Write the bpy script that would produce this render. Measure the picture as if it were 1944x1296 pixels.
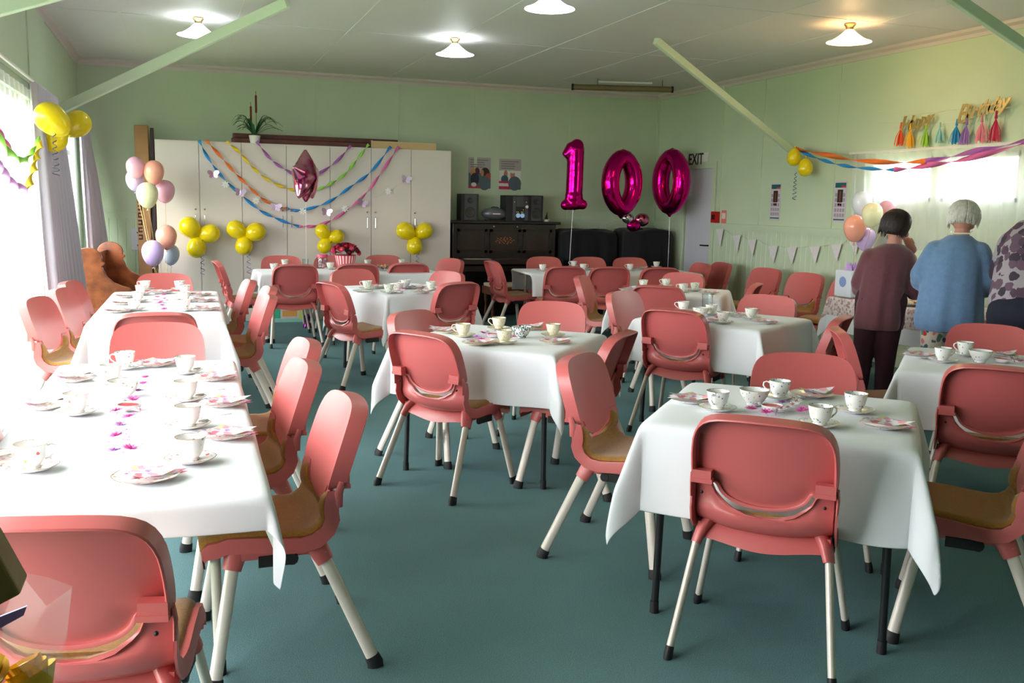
import bpy, bmesh, math, random
from mathutils import Vector, Matrix, Euler
import numpy as np
random.seed(7)
PI = math.pi
for o in list(bpy.data.objects): bpy.data.objects.remove(o)
scn = bpy.context.scene
COL = scn.collection

# ---------------------------------------------------------------- camera
FPX = 1808.0; CX, CY = 972.0, 648.0; CAMH = 1.46
def _n(v): v = np.array(v, float); return v/np.linalg.norm(v)
_y = _n((340-CX, 373-CY, FPX)); _x = _n((6211-CX, 501-CY, FPX)); _x = _n(_x-_y*_x.dot(_y)); _z = np.cross(_x, _y)
if _z[1] > 0: _z = -_z
RM = np.stack([_x, _y, _z], 1)
CP = np.array([0, 0, CAMH])
cam_d = bpy.data.cameras.new('camera'); cam = bpy.data.objects.new('camera', cam_d); COL.objects.link(cam)
cam_d.sensor_width = 36; cam_d.lens = FPX/1944*36; cam_d.clip_start = .05; cam_d.clip_end = 200
M = Matrix(((RM[0][0], -RM[1][0], -RM[2][0], 0), (RM[0][1], -RM[1][1], -RM[2][1], 0), (RM[0][2], -RM[1][2], -RM[2][2], CAMH), (0, 0, 0, 1)))
cam.matrix_world = M
scn.camera = cam
def _ray(px, py): return RM.T@np.array([px-CX, py-CY, FPX])
def gz(px, py, z=0.0):            # point of the level plane z seen at a photograph position
    d = _ray(px, py); t = (z-CAMH)/d[2]; return Vector(CP+t*d)
def gy(px, py, Y):
    d = _ray(px, py); t = Y/d[1]; return Vector(CP+t*d)
def gx(px, py, X):
    d = _ray(px, py); t = X/d[0]; return Vector(CP+t*d)

# ---------------------------------------------------------------- world, exposure
w = bpy.data.worlds.new('world'); scn.world = w; w.use_nodes = True
bg = w.node_tree.nodes['Background']; bg.inputs[0].default_value = (1, .972, 1, 1); bg.inputs[1].default_value = SKY = 12.0
scn.view_settings.view_transform = 'Standard'; scn.view_settings.look = 'None'
scn.view_settings.gamma = 1; scn.view_settings.use_curve_mapping = False
scn.view_settings.exposure = 0.38
XL, XR, YB, YF, ZC = -1.08, 6.44, 12.35, -3.2, 3.02
def portal(name, loc, rot, sx, sy):
    l = bpy.data.lights.new(name, 'AREA'); l.shape = 'RECTANGLE'; l.size = sx; l.size_y = sy; l.cycles.is_portal = True
    o = bpy.data.objects.new(name, l); o.location = loc; o.rotation_euler = rot; COL.objects.link(o)
portal('window_portal', (XL-.16, 4.85, 1.1), (0, -PI/2, 0), 2.2, 7.2)
portal('window_portal', (XL-.16, 10.7, 1.1), (0, -PI/2, 0), 2.2, 2.4)
portal('window_portal', (XR+.16, 6.8, 1.77), (0, PI/2, 0), .5, 2.4)
#portal('window_portal', (XR+.16, 2.0, 1.6), (0, PI/2, 0), 1.0, 4.0)

# ---------------------------------------------------------------- materials
def srgb(r, g, b):
    f = lambda c: (c/255/12.92) if c/255 <= .04045 else ((c/255+.055)/1.055)**2.4
    return (f(r), f(g), f(b), 1)
MATS = {}
def mat(name, rgb, rough=.5, metal=0, spec=.5, noise=0, nscale=60, bump=0, bscale=200, coat=0, trans=0, sheen=0, sss=0, alpha=1, emit=0, var=None):
    if name in MATS: return MATS[name]
    m = bpy.data.materials.new(name); m.use_nodes = True; nt = m.node_tree; b = nt.nodes['Principled BSDF']
    c = srgb(*rgb); b.inputs['Base Color'].default_value = c; b.inputs['Roughness'].default_value = rough
    b.inputs['Metallic'].default_value = metal; b.inputs['Specular IOR Level'].default_value = spec
    b.inputs['Coat Weight'].default_value = coat; b.inputs['Transmission Weight'].default_value = trans
    b.inputs['Sheen Weight'].default_value = sheen; b.inputs['Alpha'].default_value = alpha
    if sss: b.inputs['Subsurface Weight'].default_value = sss; b.inputs['Subsurface Radius'].default_value = (.05, .05, .05)
    if emit: b.inputs['Emission Color'].default_value = c; b.inputs['Emission Strength'].default_value = emit
    tc = None
    if noise:
        tc = nt.nodes.new('ShaderNodeTexCoord'); n = nt.nodes.new('ShaderNodeTexNoise'); n.inputs['Scale'].default_value = nscale; n.inputs['Detail'].default_value = 4
        nt.links.new(tc.outputs['Object'], n.inputs['Vector']); mx = nt.nodes.new('ShaderNodeMix'); mx.data_type = 'RGBA'
        c2 = srgb(*var) if var else tuple(x*(1-noise) for x in c[:3])+(1,)
        mx.inputs[6].default_value = c; mx.inputs[7].default_value = c2
        r = nt.nodes.new('ShaderNodeMapRange'); r.inputs[1].default_value = .35; r.inputs[2].default_value = .65
        nt.links.new(n.outputs['Fac'], r.inputs[0]); nt.links.new(r.outputs[0], mx.inputs[0]); nt.links.new(mx.outputs[2], b.inputs['Base Color'])
    if bump:
        if not tc: tc = nt.nodes.new('ShaderNodeTexCoord')
        n2 = nt.nodes.new('ShaderNodeTexNoise'); n2.inputs['Scale'].default_value = bscale; n2.inputs['Detail'].default_value = 3
        nt.links.new(tc.outputs['Object'], n2.inputs['Vector']); bp = nt.nodes.new('ShaderNodeBump'); bp.inputs['Strength'].default_value = bump; bp.inputs['Distance'].default_value = .01
        nt.links.new(n2.outputs['Fac'], bp.inputs['Height']); nt.links.new(bp.outputs['Normal'], b.inputs['Normal'])
    MATS[name] = m; return m
def pattern_mat(name, base, cols, scale=60, size=.35, rough=.25, dens=.5):
    """base colour with scattered little blossoms and leaves of the given colours"""
    if name in MATS: return MATS[name]
    m = bpy.data.materials.new(name); m.use_nodes = True; nt = m.node_tree; b = nt.nodes['Principled BSDF']; b.inputs['Roughness'].default_value = rough
    tc = nt.nodes.new('ShaderNodeTexCoord'); v = nt.nodes.new('ShaderNodeTexVoronoi'); v.inputs['Scale'].default_value = scale
    nz = nt.nodes.new('ShaderNodeTexNoise'); nz.inputs['Scale'].default_value = scale*1.7; av = nt.nodes.new('ShaderNodeVectorMath'); av.operation = 'MULTIPLY_ADD'
    av.inputs[1].default_value = (.5/scale,)*3
    nt.links.new(tc.outputs['Object'], nz.inputs['Vector']); nt.links.new(nz.outputs['Color'], av.inputs[0]); nt.links.new(tc.outputs['Object'], av.inputs[2]); nt.links.new(av.outputs[0], v.inputs['Vector'])
    cr = nt.nodes.new('ShaderNodeValToRGB'); cr.color_ramp.interpolation = 'CONSTANT'
    sp = nt.nodes.new('ShaderNodeSeparateColor'); nt.links.new(v.outputs['Color'], sp.inputs[0]); nt.links.new(sp.outputs[0], cr.inputs[0])
    els = cr.color_ramp.elements; els[0].color = srgb(*cols[0]); els[0].position = 0; els[1].color = srgb(*cols[-1]); els[1].position = (len(cols)-1)/len(cols)
    for i, c in enumerate(cols[1:-1], 1): e = els.new(i/len(cols)); e.color = srgb(*c)
    lt = nt.nodes.new('ShaderNodeMath'); lt.operation = 'LESS_THAN'; lt.inputs[1].default_value = size; nt.links.new(v.outputs['Distance'], lt.inputs[0])
    l2 = nt.nodes.new('ShaderNodeMath'); l2.operation = 'LESS_THAN'; l2.inputs[1].default_value = dens; nt.links.new(sp.outputs[1], l2.inputs[0])
    mu = nt.nodes.new('ShaderNodeMath'); mu.operation = 'MULTIPLY'; nt.links.new(lt.outputs[0], mu.inputs[0]); nt.links.new(l2.outputs[0], mu.inputs[1])
    mx = nt.nodes.new('ShaderNodeMix'); mx.data_type = 'RGBA'; mx.inputs[6].default_value = srgb(*base)
    nt.links.new(mu.outputs[0], mx.inputs[0]); nt.links.new(cr.outputs[0], mx.inputs[7]); nt.links.new(mx.outputs[2], b.inputs['Base Color'])
    MATS[name] = m; return m
def glass_mat(name, tint=(255, 255, 255), r=.02):
    if name in MATS: return MATS[name]
    m = bpy.data.materials.new(name); m.use_nodes = True; nt = m.node_tree; nt.nodes.clear()
    o = nt.nodes.new('ShaderNodeOutputMaterial'); t = nt.nodes.new('ShaderNodeBsdfTransparent'); t.inputs[0].default_value = srgb(*tint)
    g = nt.nodes.new('ShaderNodeBsdfGlossy'); g.inputs['Roughness'].default_value = r; lwt = nt.nodes.new('ShaderNodeLayerWeight'); lwt.inputs[0].default_value = .5; pw = nt.nodes.new('ShaderNodeMath'); pw.operation = 'POWER'; pw.inputs[1].default_value = 4
    nt.links.new(lwt.outputs['Facing'], pw.inputs[0]); f = nt.nodes.new('ShaderNodeMath'); f.operation = 'MULTIPLY_ADD'; f.inputs[1].default_value = .9; f.inputs[2].default_value = .04; nt.links.new(pw.outputs[0], f.inputs[0])
    mx = nt.nodes.new('ShaderNodeMixShader'); nt.links.new(f.outputs[0], mx.inputs[0]); nt.links.new(t.outputs[0], mx.inputs[1]); nt.links.new(g.outputs[0], mx.inputs[2]); nt.links.new(mx.outputs[0], o.inputs[0])
    MATS[name] = m; return m
def sheer_mat(name, rgb, opac=.5):
    if name in MATS: return MATS[name]
    m = bpy.data.materials.new(name); m.use_nodes = True; nt = m.node_tree; nt.nodes.clear()
    o = nt.nodes.new('ShaderNodeOutputMaterial'); t = nt.nodes.new('ShaderNodeBsdfTransparent'); d = nt.nodes.new('ShaderNodeBsdfDiffuse'); tl = nt.nodes.new('ShaderNodeBsdfTranslucent')
    d.inputs[0].default_value = srgb(*rgb); tl.inputs[0].default_value = srgb(*rgb)
    a = nt.nodes.new('ShaderNodeMixShader'); a.inputs[0].default_value = .5; nt.links.new(d.outputs[0], a.inputs[1]); nt.links.new(tl.outputs[0], a.inputs[2])
    mx = nt.nodes.new('ShaderNodeMixShader'); mx.inputs[0].default_value = opac; nt.links.new(t.outputs[0], mx.inputs[1]); nt.links.new(a.outputs[0], mx.inputs[2]); nt.links.new(mx.outputs[0], o.inputs[0])
    MATS[name] = m; return m

# ---------------------------------------------------------------- mesh helpers
class MB:
    def __init__(s): s.v = []; s.f = []; s.m = []
    def add(s, vs, fs, mi=0):
        k = len(s.v); s.v += [tuple(p) for p in vs]; s.f += [tuple(i+k for i in f) for f in fs]; s.m += [mi]*len(fs); return s
    def box(s, c, d, mi=0, rz=0, R=None):
        hx, hy, hz = d[0]/2, d[1]/2, d[2]/2; vs = []
        for z in (-hz, hz):
            for x, y in ((-hx, -hy), (hx, -hy), (hx, hy), (-hx, hy)):
                p = Vector((x, y, z))
                if R is not None: p = R@p
                elif rz: p = Vector((x*math.cos(rz)-y*math.sin(rz), x*math.sin(rz)+y*math.cos(rz), z))
                vs.append((p.x+c[0], p.y+c[1], p.z+c[2]))
        return s.add(vs, [(3, 2, 1, 0), (4, 5, 6, 7), (0, 1, 5, 4), (1, 2, 6, 5), (2, 3, 7, 6), (3, 0, 4, 7)], mi)
    def bb(s, x0, x1, y0, y1, z0, z1, mi=0): return s.box(((x0+x1)/2, (y0+y1)/2, (z0+z1)/2), (x1-x0, y1-y0, z1-z0), mi)
    def tube(s, pts, r, n=10, mi=0, flat=1.0, up=(0, 0, 1), caps=True, closed=False):
        pts = [Vector(p) for p in pts]; N = len(pts); rs = r if hasattr(r, '__len__') else [r]*N; vs = []
        prev = None
        for i, p in enumerate(pts):
            if closed: t = pts[(i+1) % N]-pts[i-1]
            else: t = pts[min(i+1, N-1)]-pts[max(i-1, 0)]
            t.normalize(); u = Vector(up) if prev is None else prev
            a = t.cross(u)
            if a.length < 1e-4: a = t.cross(Vector((1, .01, 0)))
            a.normalize(); b = a.cross(t).normalized(); prev = b
            for k in range(n):
                an = 2*PI*k/n; q = p+a*math.cos(an)*rs[i]+b*math.sin(an)*rs[i]*flat; vs.append(tuple(q))
        fs = []
        for i in range(N if closed else N-1):
            j = (i+1) % N
            for k in range(n):
                k2 = (k+1) % n; fs.append((i*n+k, i*n+k2, j*n+k2, j*n+k))
        if caps and not closed: fs += [tuple(range(n-1, -1, -1)), tuple(range((N-1)*n, N*n))]
        return s.add(vs, fs, mi)
    def lathe(s, prof, n=24, mi=0, c=(0, 0, 0), wob=None):
        vs = []; 
        for (r, z) in prof:
            for k in range(n):
                a = 2*PI*k/n; rr = r*(1+(wob(a, z) if wob else 0)); vs.append((c[0]+rr*math.cos(a), c[1]+rr*math.sin(a), c[2]+z))
        fs = [(i*n+k, i*n+(k+1) % n, (i+1)*n+(k+1) % n, (i+1)*n+k) for i in range(len(prof)-1) for k in range(n)]
        if prof[0][0] > 1e-6 and False: fs.append(tuple(range(n-1, -1, -1)))
        return s.add(vs, fs, mi)
    def ball(s, c, r, n=16, m=10, sc=(1, 1, 1), mi=0, R=None):
        vs = []
        for i in range(m+1):
            th = PI*i/m
            for k in range(n):
                a = 2*PI*k/n; p = Vector((r*math.sin(th)*math.cos(a)*sc[0], r*math.sin(th)*math.sin(a)*sc[1], r*math.cos(th)*sc[2]))
                if R is not None: p = R@p
                vs.append((p.x+c[0], p.y+c[1], p.z+c[2]))
        fs = [(i*n+k, (i+1)*n+k, (i+1)*n+(k+1) % n, i*n+(k+1) % n) for i in range(m) for k in range(n)]
        return s.add(vs, fs, mi)
    def grid(s, P, mi=0, flip=False):
        R, Cn = len(P), len(P[0]); vs = [tuple(p) for row in P for p in row]
        fs = [(i*Cn+j, i*Cn+j+1, (i+1)*Cn+j+1, (i+1)*Cn+j) for i in range(R-1) for j in range(Cn-1)]
        if flip: fs = [f[::-1] for f in fs]
        return s.add(vs, fs, mi)
    def prism(s, poly, fn, d, mi=0):
        """poly: 2D points; fn maps (a,b,depth) to 3D; closed slab of depth d"""
        n = len(poly); vs = [fn(a, b, 0) for a, b in poly]+[fn(a, b, d) for a, b in poly]
        return s.add(vs, [tuple(range(n)), tuple(range(2*n-1, n-1, -1))]+[(i, i+n, (i+1) % n+n, (i+1) % n) for i in range(n)], mi)
    def mesh(s, name, mats, smooth=True, merge=False, ang=40):
        me = bpy.data.meshes.new(name); me.from_pydata(s.v, [], s.f)
        for m in (mats if isinstance(mats, (list, tuple)) else [mats]): me.materials.append(m)
        me.polygons.foreach_set('material_index', s.m)
        bm = bmesh.new(); bm.from_mesh(me)
        bmesh.ops.remove_doubles(bm, verts=bm.verts, dist=1e-5)
        bmesh.ops.recalc_face_normals(bm, faces=bm.faces)
        if smooth:
            for f in bm.faces: f.smooth = True
            for e in bm.edges:
                if len(e.link_faces) == 2 and e.calc_face_angle(0) > math.radians(ang): e.smooth = False
        bm.to_mesh(me); bm.free(); me.update(); return me
    def build(s, name, mats, parent=None, smooth=True, loc=None, ang=40):
        o = bpy.data.objects.new(name, s.mesh(name, mats, smooth, ang=ang)); COL.objects.link(o)
        if parent: o.parent = parent
        if loc is not None: o.location = loc
        return o
def tag(o, label, cat, group=None, kind=None):
    if label: o['label'] = label
    if cat: o['category'] = cat
    if group: o['group'] = group
    if kind: o['kind'] = kind
    return o
def thing(name, label, cat, loc=(0, 0, 0), rz=0, group=None):
    o = bpy.data.objects.new(name, None); COL.objects.link(o); o.location = loc; o.rotation_euler = (0, 0, rz); o.empty_display_size = .1
    return tag(o, label, cat, group)
def struct(name, mb, m, smooth=False, label=None):
    o = mb.build(name, m, smooth=smooth); o['kind'] = 'structure'
    if label: o['label'] = label
    return o
def kids(o): return KID.get(o.name, []) if False else [c for c in o.children]
def copy_tree(o, loc=None, rz=None, label=None, group=None, par=None):
    c = o.copy(); COL.objects.link(c)
    if par: c.parent = par
    if loc is not None: c.location = loc
    if rz is not None: c.rotation_euler = (0, 0, rz)
    if label: c['label'] = label
    if group: c['group'] = group
    for ch in kids(o):
        d = ch.copy(); COL.objects.link(d); d.parent = c
        for g in kids(ch):
            e = g.copy(); COL.objects.link(e); e.parent = d
    return c
def mod(o, typ, **k):
    m = o.modifiers.new(typ.lower(), typ)
    for a, b in k.items(): setattr(m, a, b)
    return m

# ---------------------------------------------------------------- the room
m_wall = mat('pale_green_paint', (200, 216, 187), .55, noise=.06, nscale=1.5, bump=.02, bscale=90)
m_ceil = mat('ceiling_paint', (224, 221, 220), .6)
m_trim = mat('off_white_trim', (214, 202, 198), .45)
m_carpet = mat('teal_carpet', (112, 150, 154), .95, noise=.35, nscale=260, bump=.5, bscale=420, spec=.1)
def add_broad(m, s=1.3, amt=.12):
    nt = m.node_tree; b = nt.nodes['Principled BSDF']; ln = b.inputs['Base Color'].links[0]; src = ln.from_socket
    tc = nt.nodes.new('ShaderNodeTexCoord'); n = nt.nodes.new('ShaderNodeTexNoise'); n.inputs['Scale'].default_value = s
    nt.links.new(tc.outputs['Object'], n.inputs['Vector']); h = nt.nodes.new('ShaderNodeHueSaturation'); r = nt.nodes.new('ShaderNodeMapRange')
    r.inputs[3].default_value = 1-amt; r.inputs[4].default_value = 1+amt; r.inputs[1].default_value = .3; r.inputs[2].default_value = .7
    nt.links.new(n.outputs['Fac'], r.inputs[0]); nt.links.new(r.outputs[0], h.inputs['Value']); nt.links.new(src, h.inputs['Color']); nt.links.new(h.outputs[0], b.inputs['Base Color'])
add_broad(m_carpet)
struct('floor', MB().bb(XL-.3, XR+.3, YF-.2, YB+.3, -.08, 0), m_carpet)
cb = MB().bb(XL-.3, XR+.3, YF-.2, YB+.3, ZC, ZC+.1)
for x in (.55, 1.55, 2.57, 3.59, 4.6, 5.55, -.45): cb.bb(x-.018, x+.018, YF, YB, ZC-.004, ZC)
for k, y in enumerate((9.2, 6.8, 4.4)): cb.bb(XL, XR, y-.012, y+.012, ZC-.003, ZC)
struct('ceiling', cb, m_ceil)
def boards(mb, u0, u1, z0, z1, fn, pitch=.095, g=.006):
    """tongue and groove boarding from u0 to u1; fn(u, z, depth)"""
    P = []; u = u0; pts = []
    while u < u1-1e-6:
        e = min(u+pitch, u1); pts += [(u, -g), (u+g, 0), (e-g, 0)]; u = e
    pts.append((u1, -g)); mb.grid([[fn(a, z, d) for a, d in pts] for z in (z0, z1)])
# back wall
bw = MB().bb(XL-.2, XR+.2, YB, YB+.12, 0, ZC)
boards(bw, XL, XR, 0, 1.23, lambda u, z, d: (u, YB-.014-d, z))
for x in (.27, 1.66, 2.72, 3.74, 5.10): bw.bb(x-.022, x+.022, YB-.008, YB, 1.25, ZC)
bw.bb(XR-.03, XR, YB-.03, YB, 0, ZC)
struct('wall_back', bw, m_wall)
t = MB().bb(XL, XR, YB-.05, YB-.008, 1.225, 1.262).bb(XL, XR, YB-.035, YB-.008, 1.19, 1.225); struct('trim_1', t, m_wall, label='pale green dado cap along the back wall')
# right wall: windows at Y 6.06-6.9 and 7.02-7.8 (z 1.56-1.97), one further forward beside the camera
rw = MB()
def wall_x(mb, X0, X1, y0, y1, z0, z1, holes):
    ys = sorted({y0, y1, *[h[0] for h in holes], *[h[1] for h in holes]})
    for a, b in zip(ys, ys[1:]):
        hs = [h for h in holes if h[0] <= a+1e-6 and h[1] >= b-1e-6]
        if not hs: mb.bb(X0, X1, a, b, z0, z1)
        else:
            h = hs[0]
            if h[2] > z0: mb.bb(X0, X1, a, b, z0, h[2])
            if h[3] < z1: mb.bb(X0, X1, a, b, h[3], z1)
RH = [(5.1, 5.95, 1.56, 1.97), (6.06, 6.91, 1.56, 1.97), (7.02, 7.82, 1.56, 1.97), (10.78, 11.5, 0, 1.975)]
wall_x(rw, XR, XR+.12, YF, YB, 0, ZC, RH)
boards(rw, YF, 10.70, 0, 1.24, lambda u, z, d: (XR-.014-d, u, z)); boards(rw, 11.58, YB, 0, 1.24, lambda u, z, d: (XR-.014-d, u, z))
for y in (10.64, 9.75, 8.41, 4.6): rw.bb(XR-.008, XR, y-.022, y+.022, 1.25, ZC)
rw.bb(XR-.02, XR, 10.60, 10.67, 1.25, ZC)
struct('wall_right', rw, m_wall)
t = MB()
for a, b in ((YF, 10.70), (11.58, YB)): t.bb(XR-.05, XR-.008, a, b, 1.235, 1.275).bb(XR-.035, XR-.008, a, b, 1.195, 1.235)
struct('trim_2', t, m_wall, label='pale green dado cap along the right wall')
# left wall: floor-length glazing
lw = MB(); LH = [(1.3, 8.4, .04, 2.17), (9.5, 11.9, .04, 2.17)]
wall_x(lw, XL-.12, XL, YF, YB, 0, ZC, LH); lw.bb(XL, XL+.012, 8.42, 9.48, 0, ZC); lw.bb(XL, XL+.008, YF, YB, 2.3, 2.34)
struct('wall_left', lw, m_wall)
fw = MB().bb(XL-.2, XR+.2, YF-.12, YF, 0, ZC); struct('wall_front', fw, m_wall)
t = MB()
def cornice(mb, a, b, fn):
    pr = [(0, 0), (.012, 0), (.02, .03), (.05, .05), (.055, .075), (0, .075)]
    mb.add([fn(a, d, ZC-.075+h) for d, h in pr]+[fn(b, d, ZC-.075+h) for d, h in pr], [(i, (i+1) % 6, (i+1) % 6+6, i+6) for i in range(6)]+[tuple(range(6)), tuple(range(11, 5, -1))])
cornice(t, XL, XR, lambda u, d, z: (u, YB-d, z)); cornice(t, YF, YB, lambda u, d, z: (XR-d, u, z)); cornice(t, YF, YB, lambda u, d, z: (XL+d, u, z))
struct('trim_3', t, m_trim, label='off-white cornice where walls meet the ceiling')
t = MB().bb(XL, XR, YB-.034, YB-.014, 0, .12); struct('baseboard_back', t, m_wall)
t = MB().bb(XR-.034, XR-.014, YF, 10.7, 0, .12); struct('baseboard_right', t, m_wall)
# glazing
m_alu = mat('white_window_frame', (235, 236, 234), .35); m_glass = glass_mat('window_glass', (250, 253, 252))
wi = 1
def window(X, y0, y1, z0, z1, muls, zs=(), fr=.05, dx=.05):
    global wi
    f = MB(); f.bb(X-dx, X+dx, y0, y1, z0, z0+fr).bb(X-dx, X+dx, y0, y1, z1-fr, z1)
    for y in [y0+fr/2, y1-fr/2]+list(muls): f.bb(X-dx, X+dx, y-fr/2, y+fr/2, z0, z1)
    for z in zs: f.bb(X-dx*.7, X+dx*.7, y0, y1, z-fr/2, z+fr/2)
    o = f.build('window_%d' % wi, m_alu, smooth=False); o['kind'] = 'structure'; wi += 1
    MB().bb(X-.003, X+.003, y0+fr, y1-fr, z0+fr, z1-fr).build('pane', m_glass, o, smooth=False)
    return o
window(XL-.06, 1.3, 8.4, .04, 2.17, [2.3, 3.4, 4.5, 5.8, 7.1], (1.9,))
window(XL-.06, 9.5, 11.9, .04, 2.17, [10.7], (1.9,))
for a, b, c, d in RH[:3]: window(XR+.06, a, b, c, d, [], fr=.035)
t = MB().bb(XL, XL+.06, 1.3, 8.35, 0, .018, 0).bb(XL+.018, XL+.03, 2.2, 8.35, .018, .024, 1)
struct('trim_4', t, [mat('track_aluminium', (188, 200, 196), .4, .6), mat('track_rubber', (40, 52, 48), .6)], label='metal floor track of the sliding glass doors')
t = MB()
for a, b, z in ((1.2, 8.5, 2.17), (9.42, 11.98, 2.17)): t.bb(XL, XL+.025, a, b, z, z+.07)
t.bb(XL, XL+.025, 8.4, 8.46, 0, 2.17).bb(XL, XL+.025, 9.44, 9.5, 0, 2.17)
struct('trim_5', t, m_alu, label='white architraves round the left wall glazing')
# the door under the EXIT sign
m_door = mat('pale_grey_door', (206, 206, 216), .4)
d = thing('door_1', 'pale grey door under the EXIT sign in the back right corner', None); d['kind'] = 'structure'
MB().bb(XR+.02, XR+.06, 10.79, 11.49, .005, 1.965).build('door_leaf', m_door, d, smooth=False)
MB().tube([(XR+.02, 10.87, .98), (XR-.03, 10.87, .98), (XR-.035, 10.99, .98)], .009).build('door_handle', mat('dark_metal', (50, 50, 54), .3, .9), d)
t = MB().bb(XR-.02, XR, 10.70, 10.79, 0, 2.05).bb(XR-.02, XR, 11.49, 11.58, 0, 2.05).bb(XR-.02, XR, 10.79, 11.49, 1.965, 2.05); struct('trim_6', t, m_wall, label='pale green door frame')
# light behind the door opening is blocked by a closed room wall
struct('wall_outer', MB().bb(XR+.14, XR+.18, 10.4, 11.9, 0, 2.4), m_wall)
# outside
m_lawn = mat('lawn', (120, 150, 80), .9, noise=.3, nscale=3)
g = MB().bb(-30, XL-.3, -12, 24, -.4, -.3); o = struct('ground', g, m_lawn)
g = MB().bb(XR+.5, 30, -12, 24, -.4, -.3); o = struct('ground_right', g, m_lawn)
m_leaf = mat('hedge_leaf', (92, 128, 66), .8, noise=.5, nscale=2)
for i, (x, y, s) in enumerate([(-4.5, 8.5, 1.0), (-5.2, 11.5, 1.3), (-4.2, 14.5, .9)]):
    b = MB()
    for k in range(900):
        th = random.uniform(0, 2*PI); ph = random.uniform(0, PI); r = s*random.uniform(.75, 1.05)
        c = Vector((r*math.sin(ph)*math.cos(th), r*math.sin(ph)*math.sin(th), s*.9+r*math.cos(ph)*.95)); q = .06*s
        a = Vector((random.gauss(0, 1), random.gauss(0, 1), random.gauss(0, 1))).normalized(); e = a.orthogonal().normalized()
        b.add([c, c+a*q+e*q*.4, c+a*q*2, c+a*q-e*q*.4], [(0, 1, 2, 3)])
    b.ball((0, 0, s*.9), s*.8, sc=(1, 1, 1))
    o = b.build('garden_shrub', m_leaf, loc=(x, y, -.3)); tag(o, ['round green shrub outside the glass doors, nearest the camera', 'largest round shrub outside beyond the left windows', 'small round shrub outside near the far left window'][i], 'shrub', 'shrubs outside the windows')
# ================================================================ chairs
m_pink = mat('salmon_plastic', (196, 98, 96), .34, spec=.5, bump=.03, bscale=900)
m_pad = mat('mustard_fabric', (166, 114, 42), .92, noise=.25, nscale=120, bump=.3, bscale=500, sheen=.3)
m_leg = mat('beige_leg_paint', (216, 206, 194), .35, metal=.1)
m_rub = mat('black_rubber', (22, 22, 24), .6)
def back_y(z): return -.122-.30*(z-.54)-.06*(z-.54)**2
BOW = .026
def smooth_poly(pts, n=1):
    for _ in range(n):
        q = []
        for i in range(len(pts)):
            a, b = pts[i], pts[(i+1) % len(pts)]
            q += [(a[0]*.75+b[0]*.25, a[1]*.75+b[1]*.25), (a[0]*.25+b[0]*.75, a[1]*.25+b[1]*.75)]
        pts = q
    return pts
def chair_backrest():
    half = [(0, .502), (.04, .5045), (.08, .5125), (.115, .527), (.138, .546), (.149, .570), (.158, .580), (.205, .580), (.2235, .586), (.2275, .63), (.226, .70), (.219, .755), (.198, .796), (.158, .818), (.09, .826), (0, .828)]
    out = half + [(-x, z) for x, z in half[-2:0:-1]]
    out = smooth_poly(out, 1); n = len(out); cx, cz = 0, .67
    S = lambda x, z: (x, back_y(z)+BOW*(x/.215)**2, z)
    b = MB(); rings = []
    for s in (0, .3, .6, .82, .94, 1.0):
        rings.append([S(cx+(x-cx)*s, cz+(z-cz)*s) for x, z in out])
    # rim: rolls backward; deep on the top and sides, shallow round the tongue
    for k, (dy, ins) in enumerate(((.012, .0), (.032, .0), (.053, .001), (.055, .006))):
        r = []
        for x, z in out:
            dep = 1.0 if z > .585 else .3
            p = S(x, z); q = Vector((x, z-.66)); l = max(q.length, 1e-6); nx, nz = x/l, (z-.66)/l
            r.append((p[0]-nx*ins, p[1]-dy*dep, p[2]-nz*ins-dy*dep*.16))
        rings.append(r)
    # inner side of the rim
    for (dy, ins) in ((.048, .011), (.012, .010), (.0065, .016)):
        r = []
        for x, z in out:
            dep = 1.0 if z > .585 else .3
            p = S(x, z); l = max(math.hypot(x, z-.66), 1e-6); nx, nz = x/l, (z-.66)/l
            r.append((p[0]-nx*ins, p[1]-max(dy*dep, .0065), p[2]-nz*ins-dy*dep*.16))
        rings.append(r)
    for s in (.9, .6, .3, 0): rings.append([(x*s*.93, back_y(cz+(z-cz)*s*.93)+BOW*(x*s*.93/.215)**2-.0065, cz+(z-cz)*s*.93) for x, z in out])
    for a, c in zip(rings, rings[1:]):
        b.add(a+c, [(i, (i+1) % n, (i+1) % n+n, i+n) for i in range(n)])
    for sx in (-1, 1):                                        # hinge steps moulded behind the lower corners
        b.box((sx*.192, back_y(.60)-.018, .602), (.062, .036, .040)); b.box((sx*.190, back_y(.59)-.024, .588), (.068, .036, .014))
    return b
def seat_point(u, v):
    """u -1..1 across, v 0..1 from the front lip to the top edge of the lower back"""
    xx = abs(u)*.225; top = .578-.102*math.sqrt(max(0, 1-(xx/.164)**2))**1.1
    prof = [(.262, .392), (.262, .418), (.246, .436), (.19, .442), (.11, .438), (.03, .430), (-.04, .426), (-.085, .432), (-.114, .452), (-.126, .480)]
    k = v*(len(prof)+1)
    if k <= len(prof)-1:
        i = int(k); f = k-i; j = min(i+1, len(prof)-1); y = prof[i][0]*(1-f)+prof[j][0]*f; z = prof[i][1]*(1-f)+prof[j][1]*f
        zz = z+.010*u*u*(1 if y < .2 else .3)
        if i >= 8: zz = min(zz, top+.02)
    else:
        f = (k-(len(prof)-1))/2; z0 = .480; zz = z0*(1-f)+top*f if top > z0 else z0*(1-f)+top*f; y = back_y(zz)+.0
        y0 = -.126; y = y0*(1-f)+back_y(max(zz, .5))*f if zz > .5 else y0
    ww = .205+.020*min(1, max(0, (.3-y)/.3)); 
    return Vector((u*ww, y+BOW*u*u*min(1, max(0, (.05-y)/.15)), zz))
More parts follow.
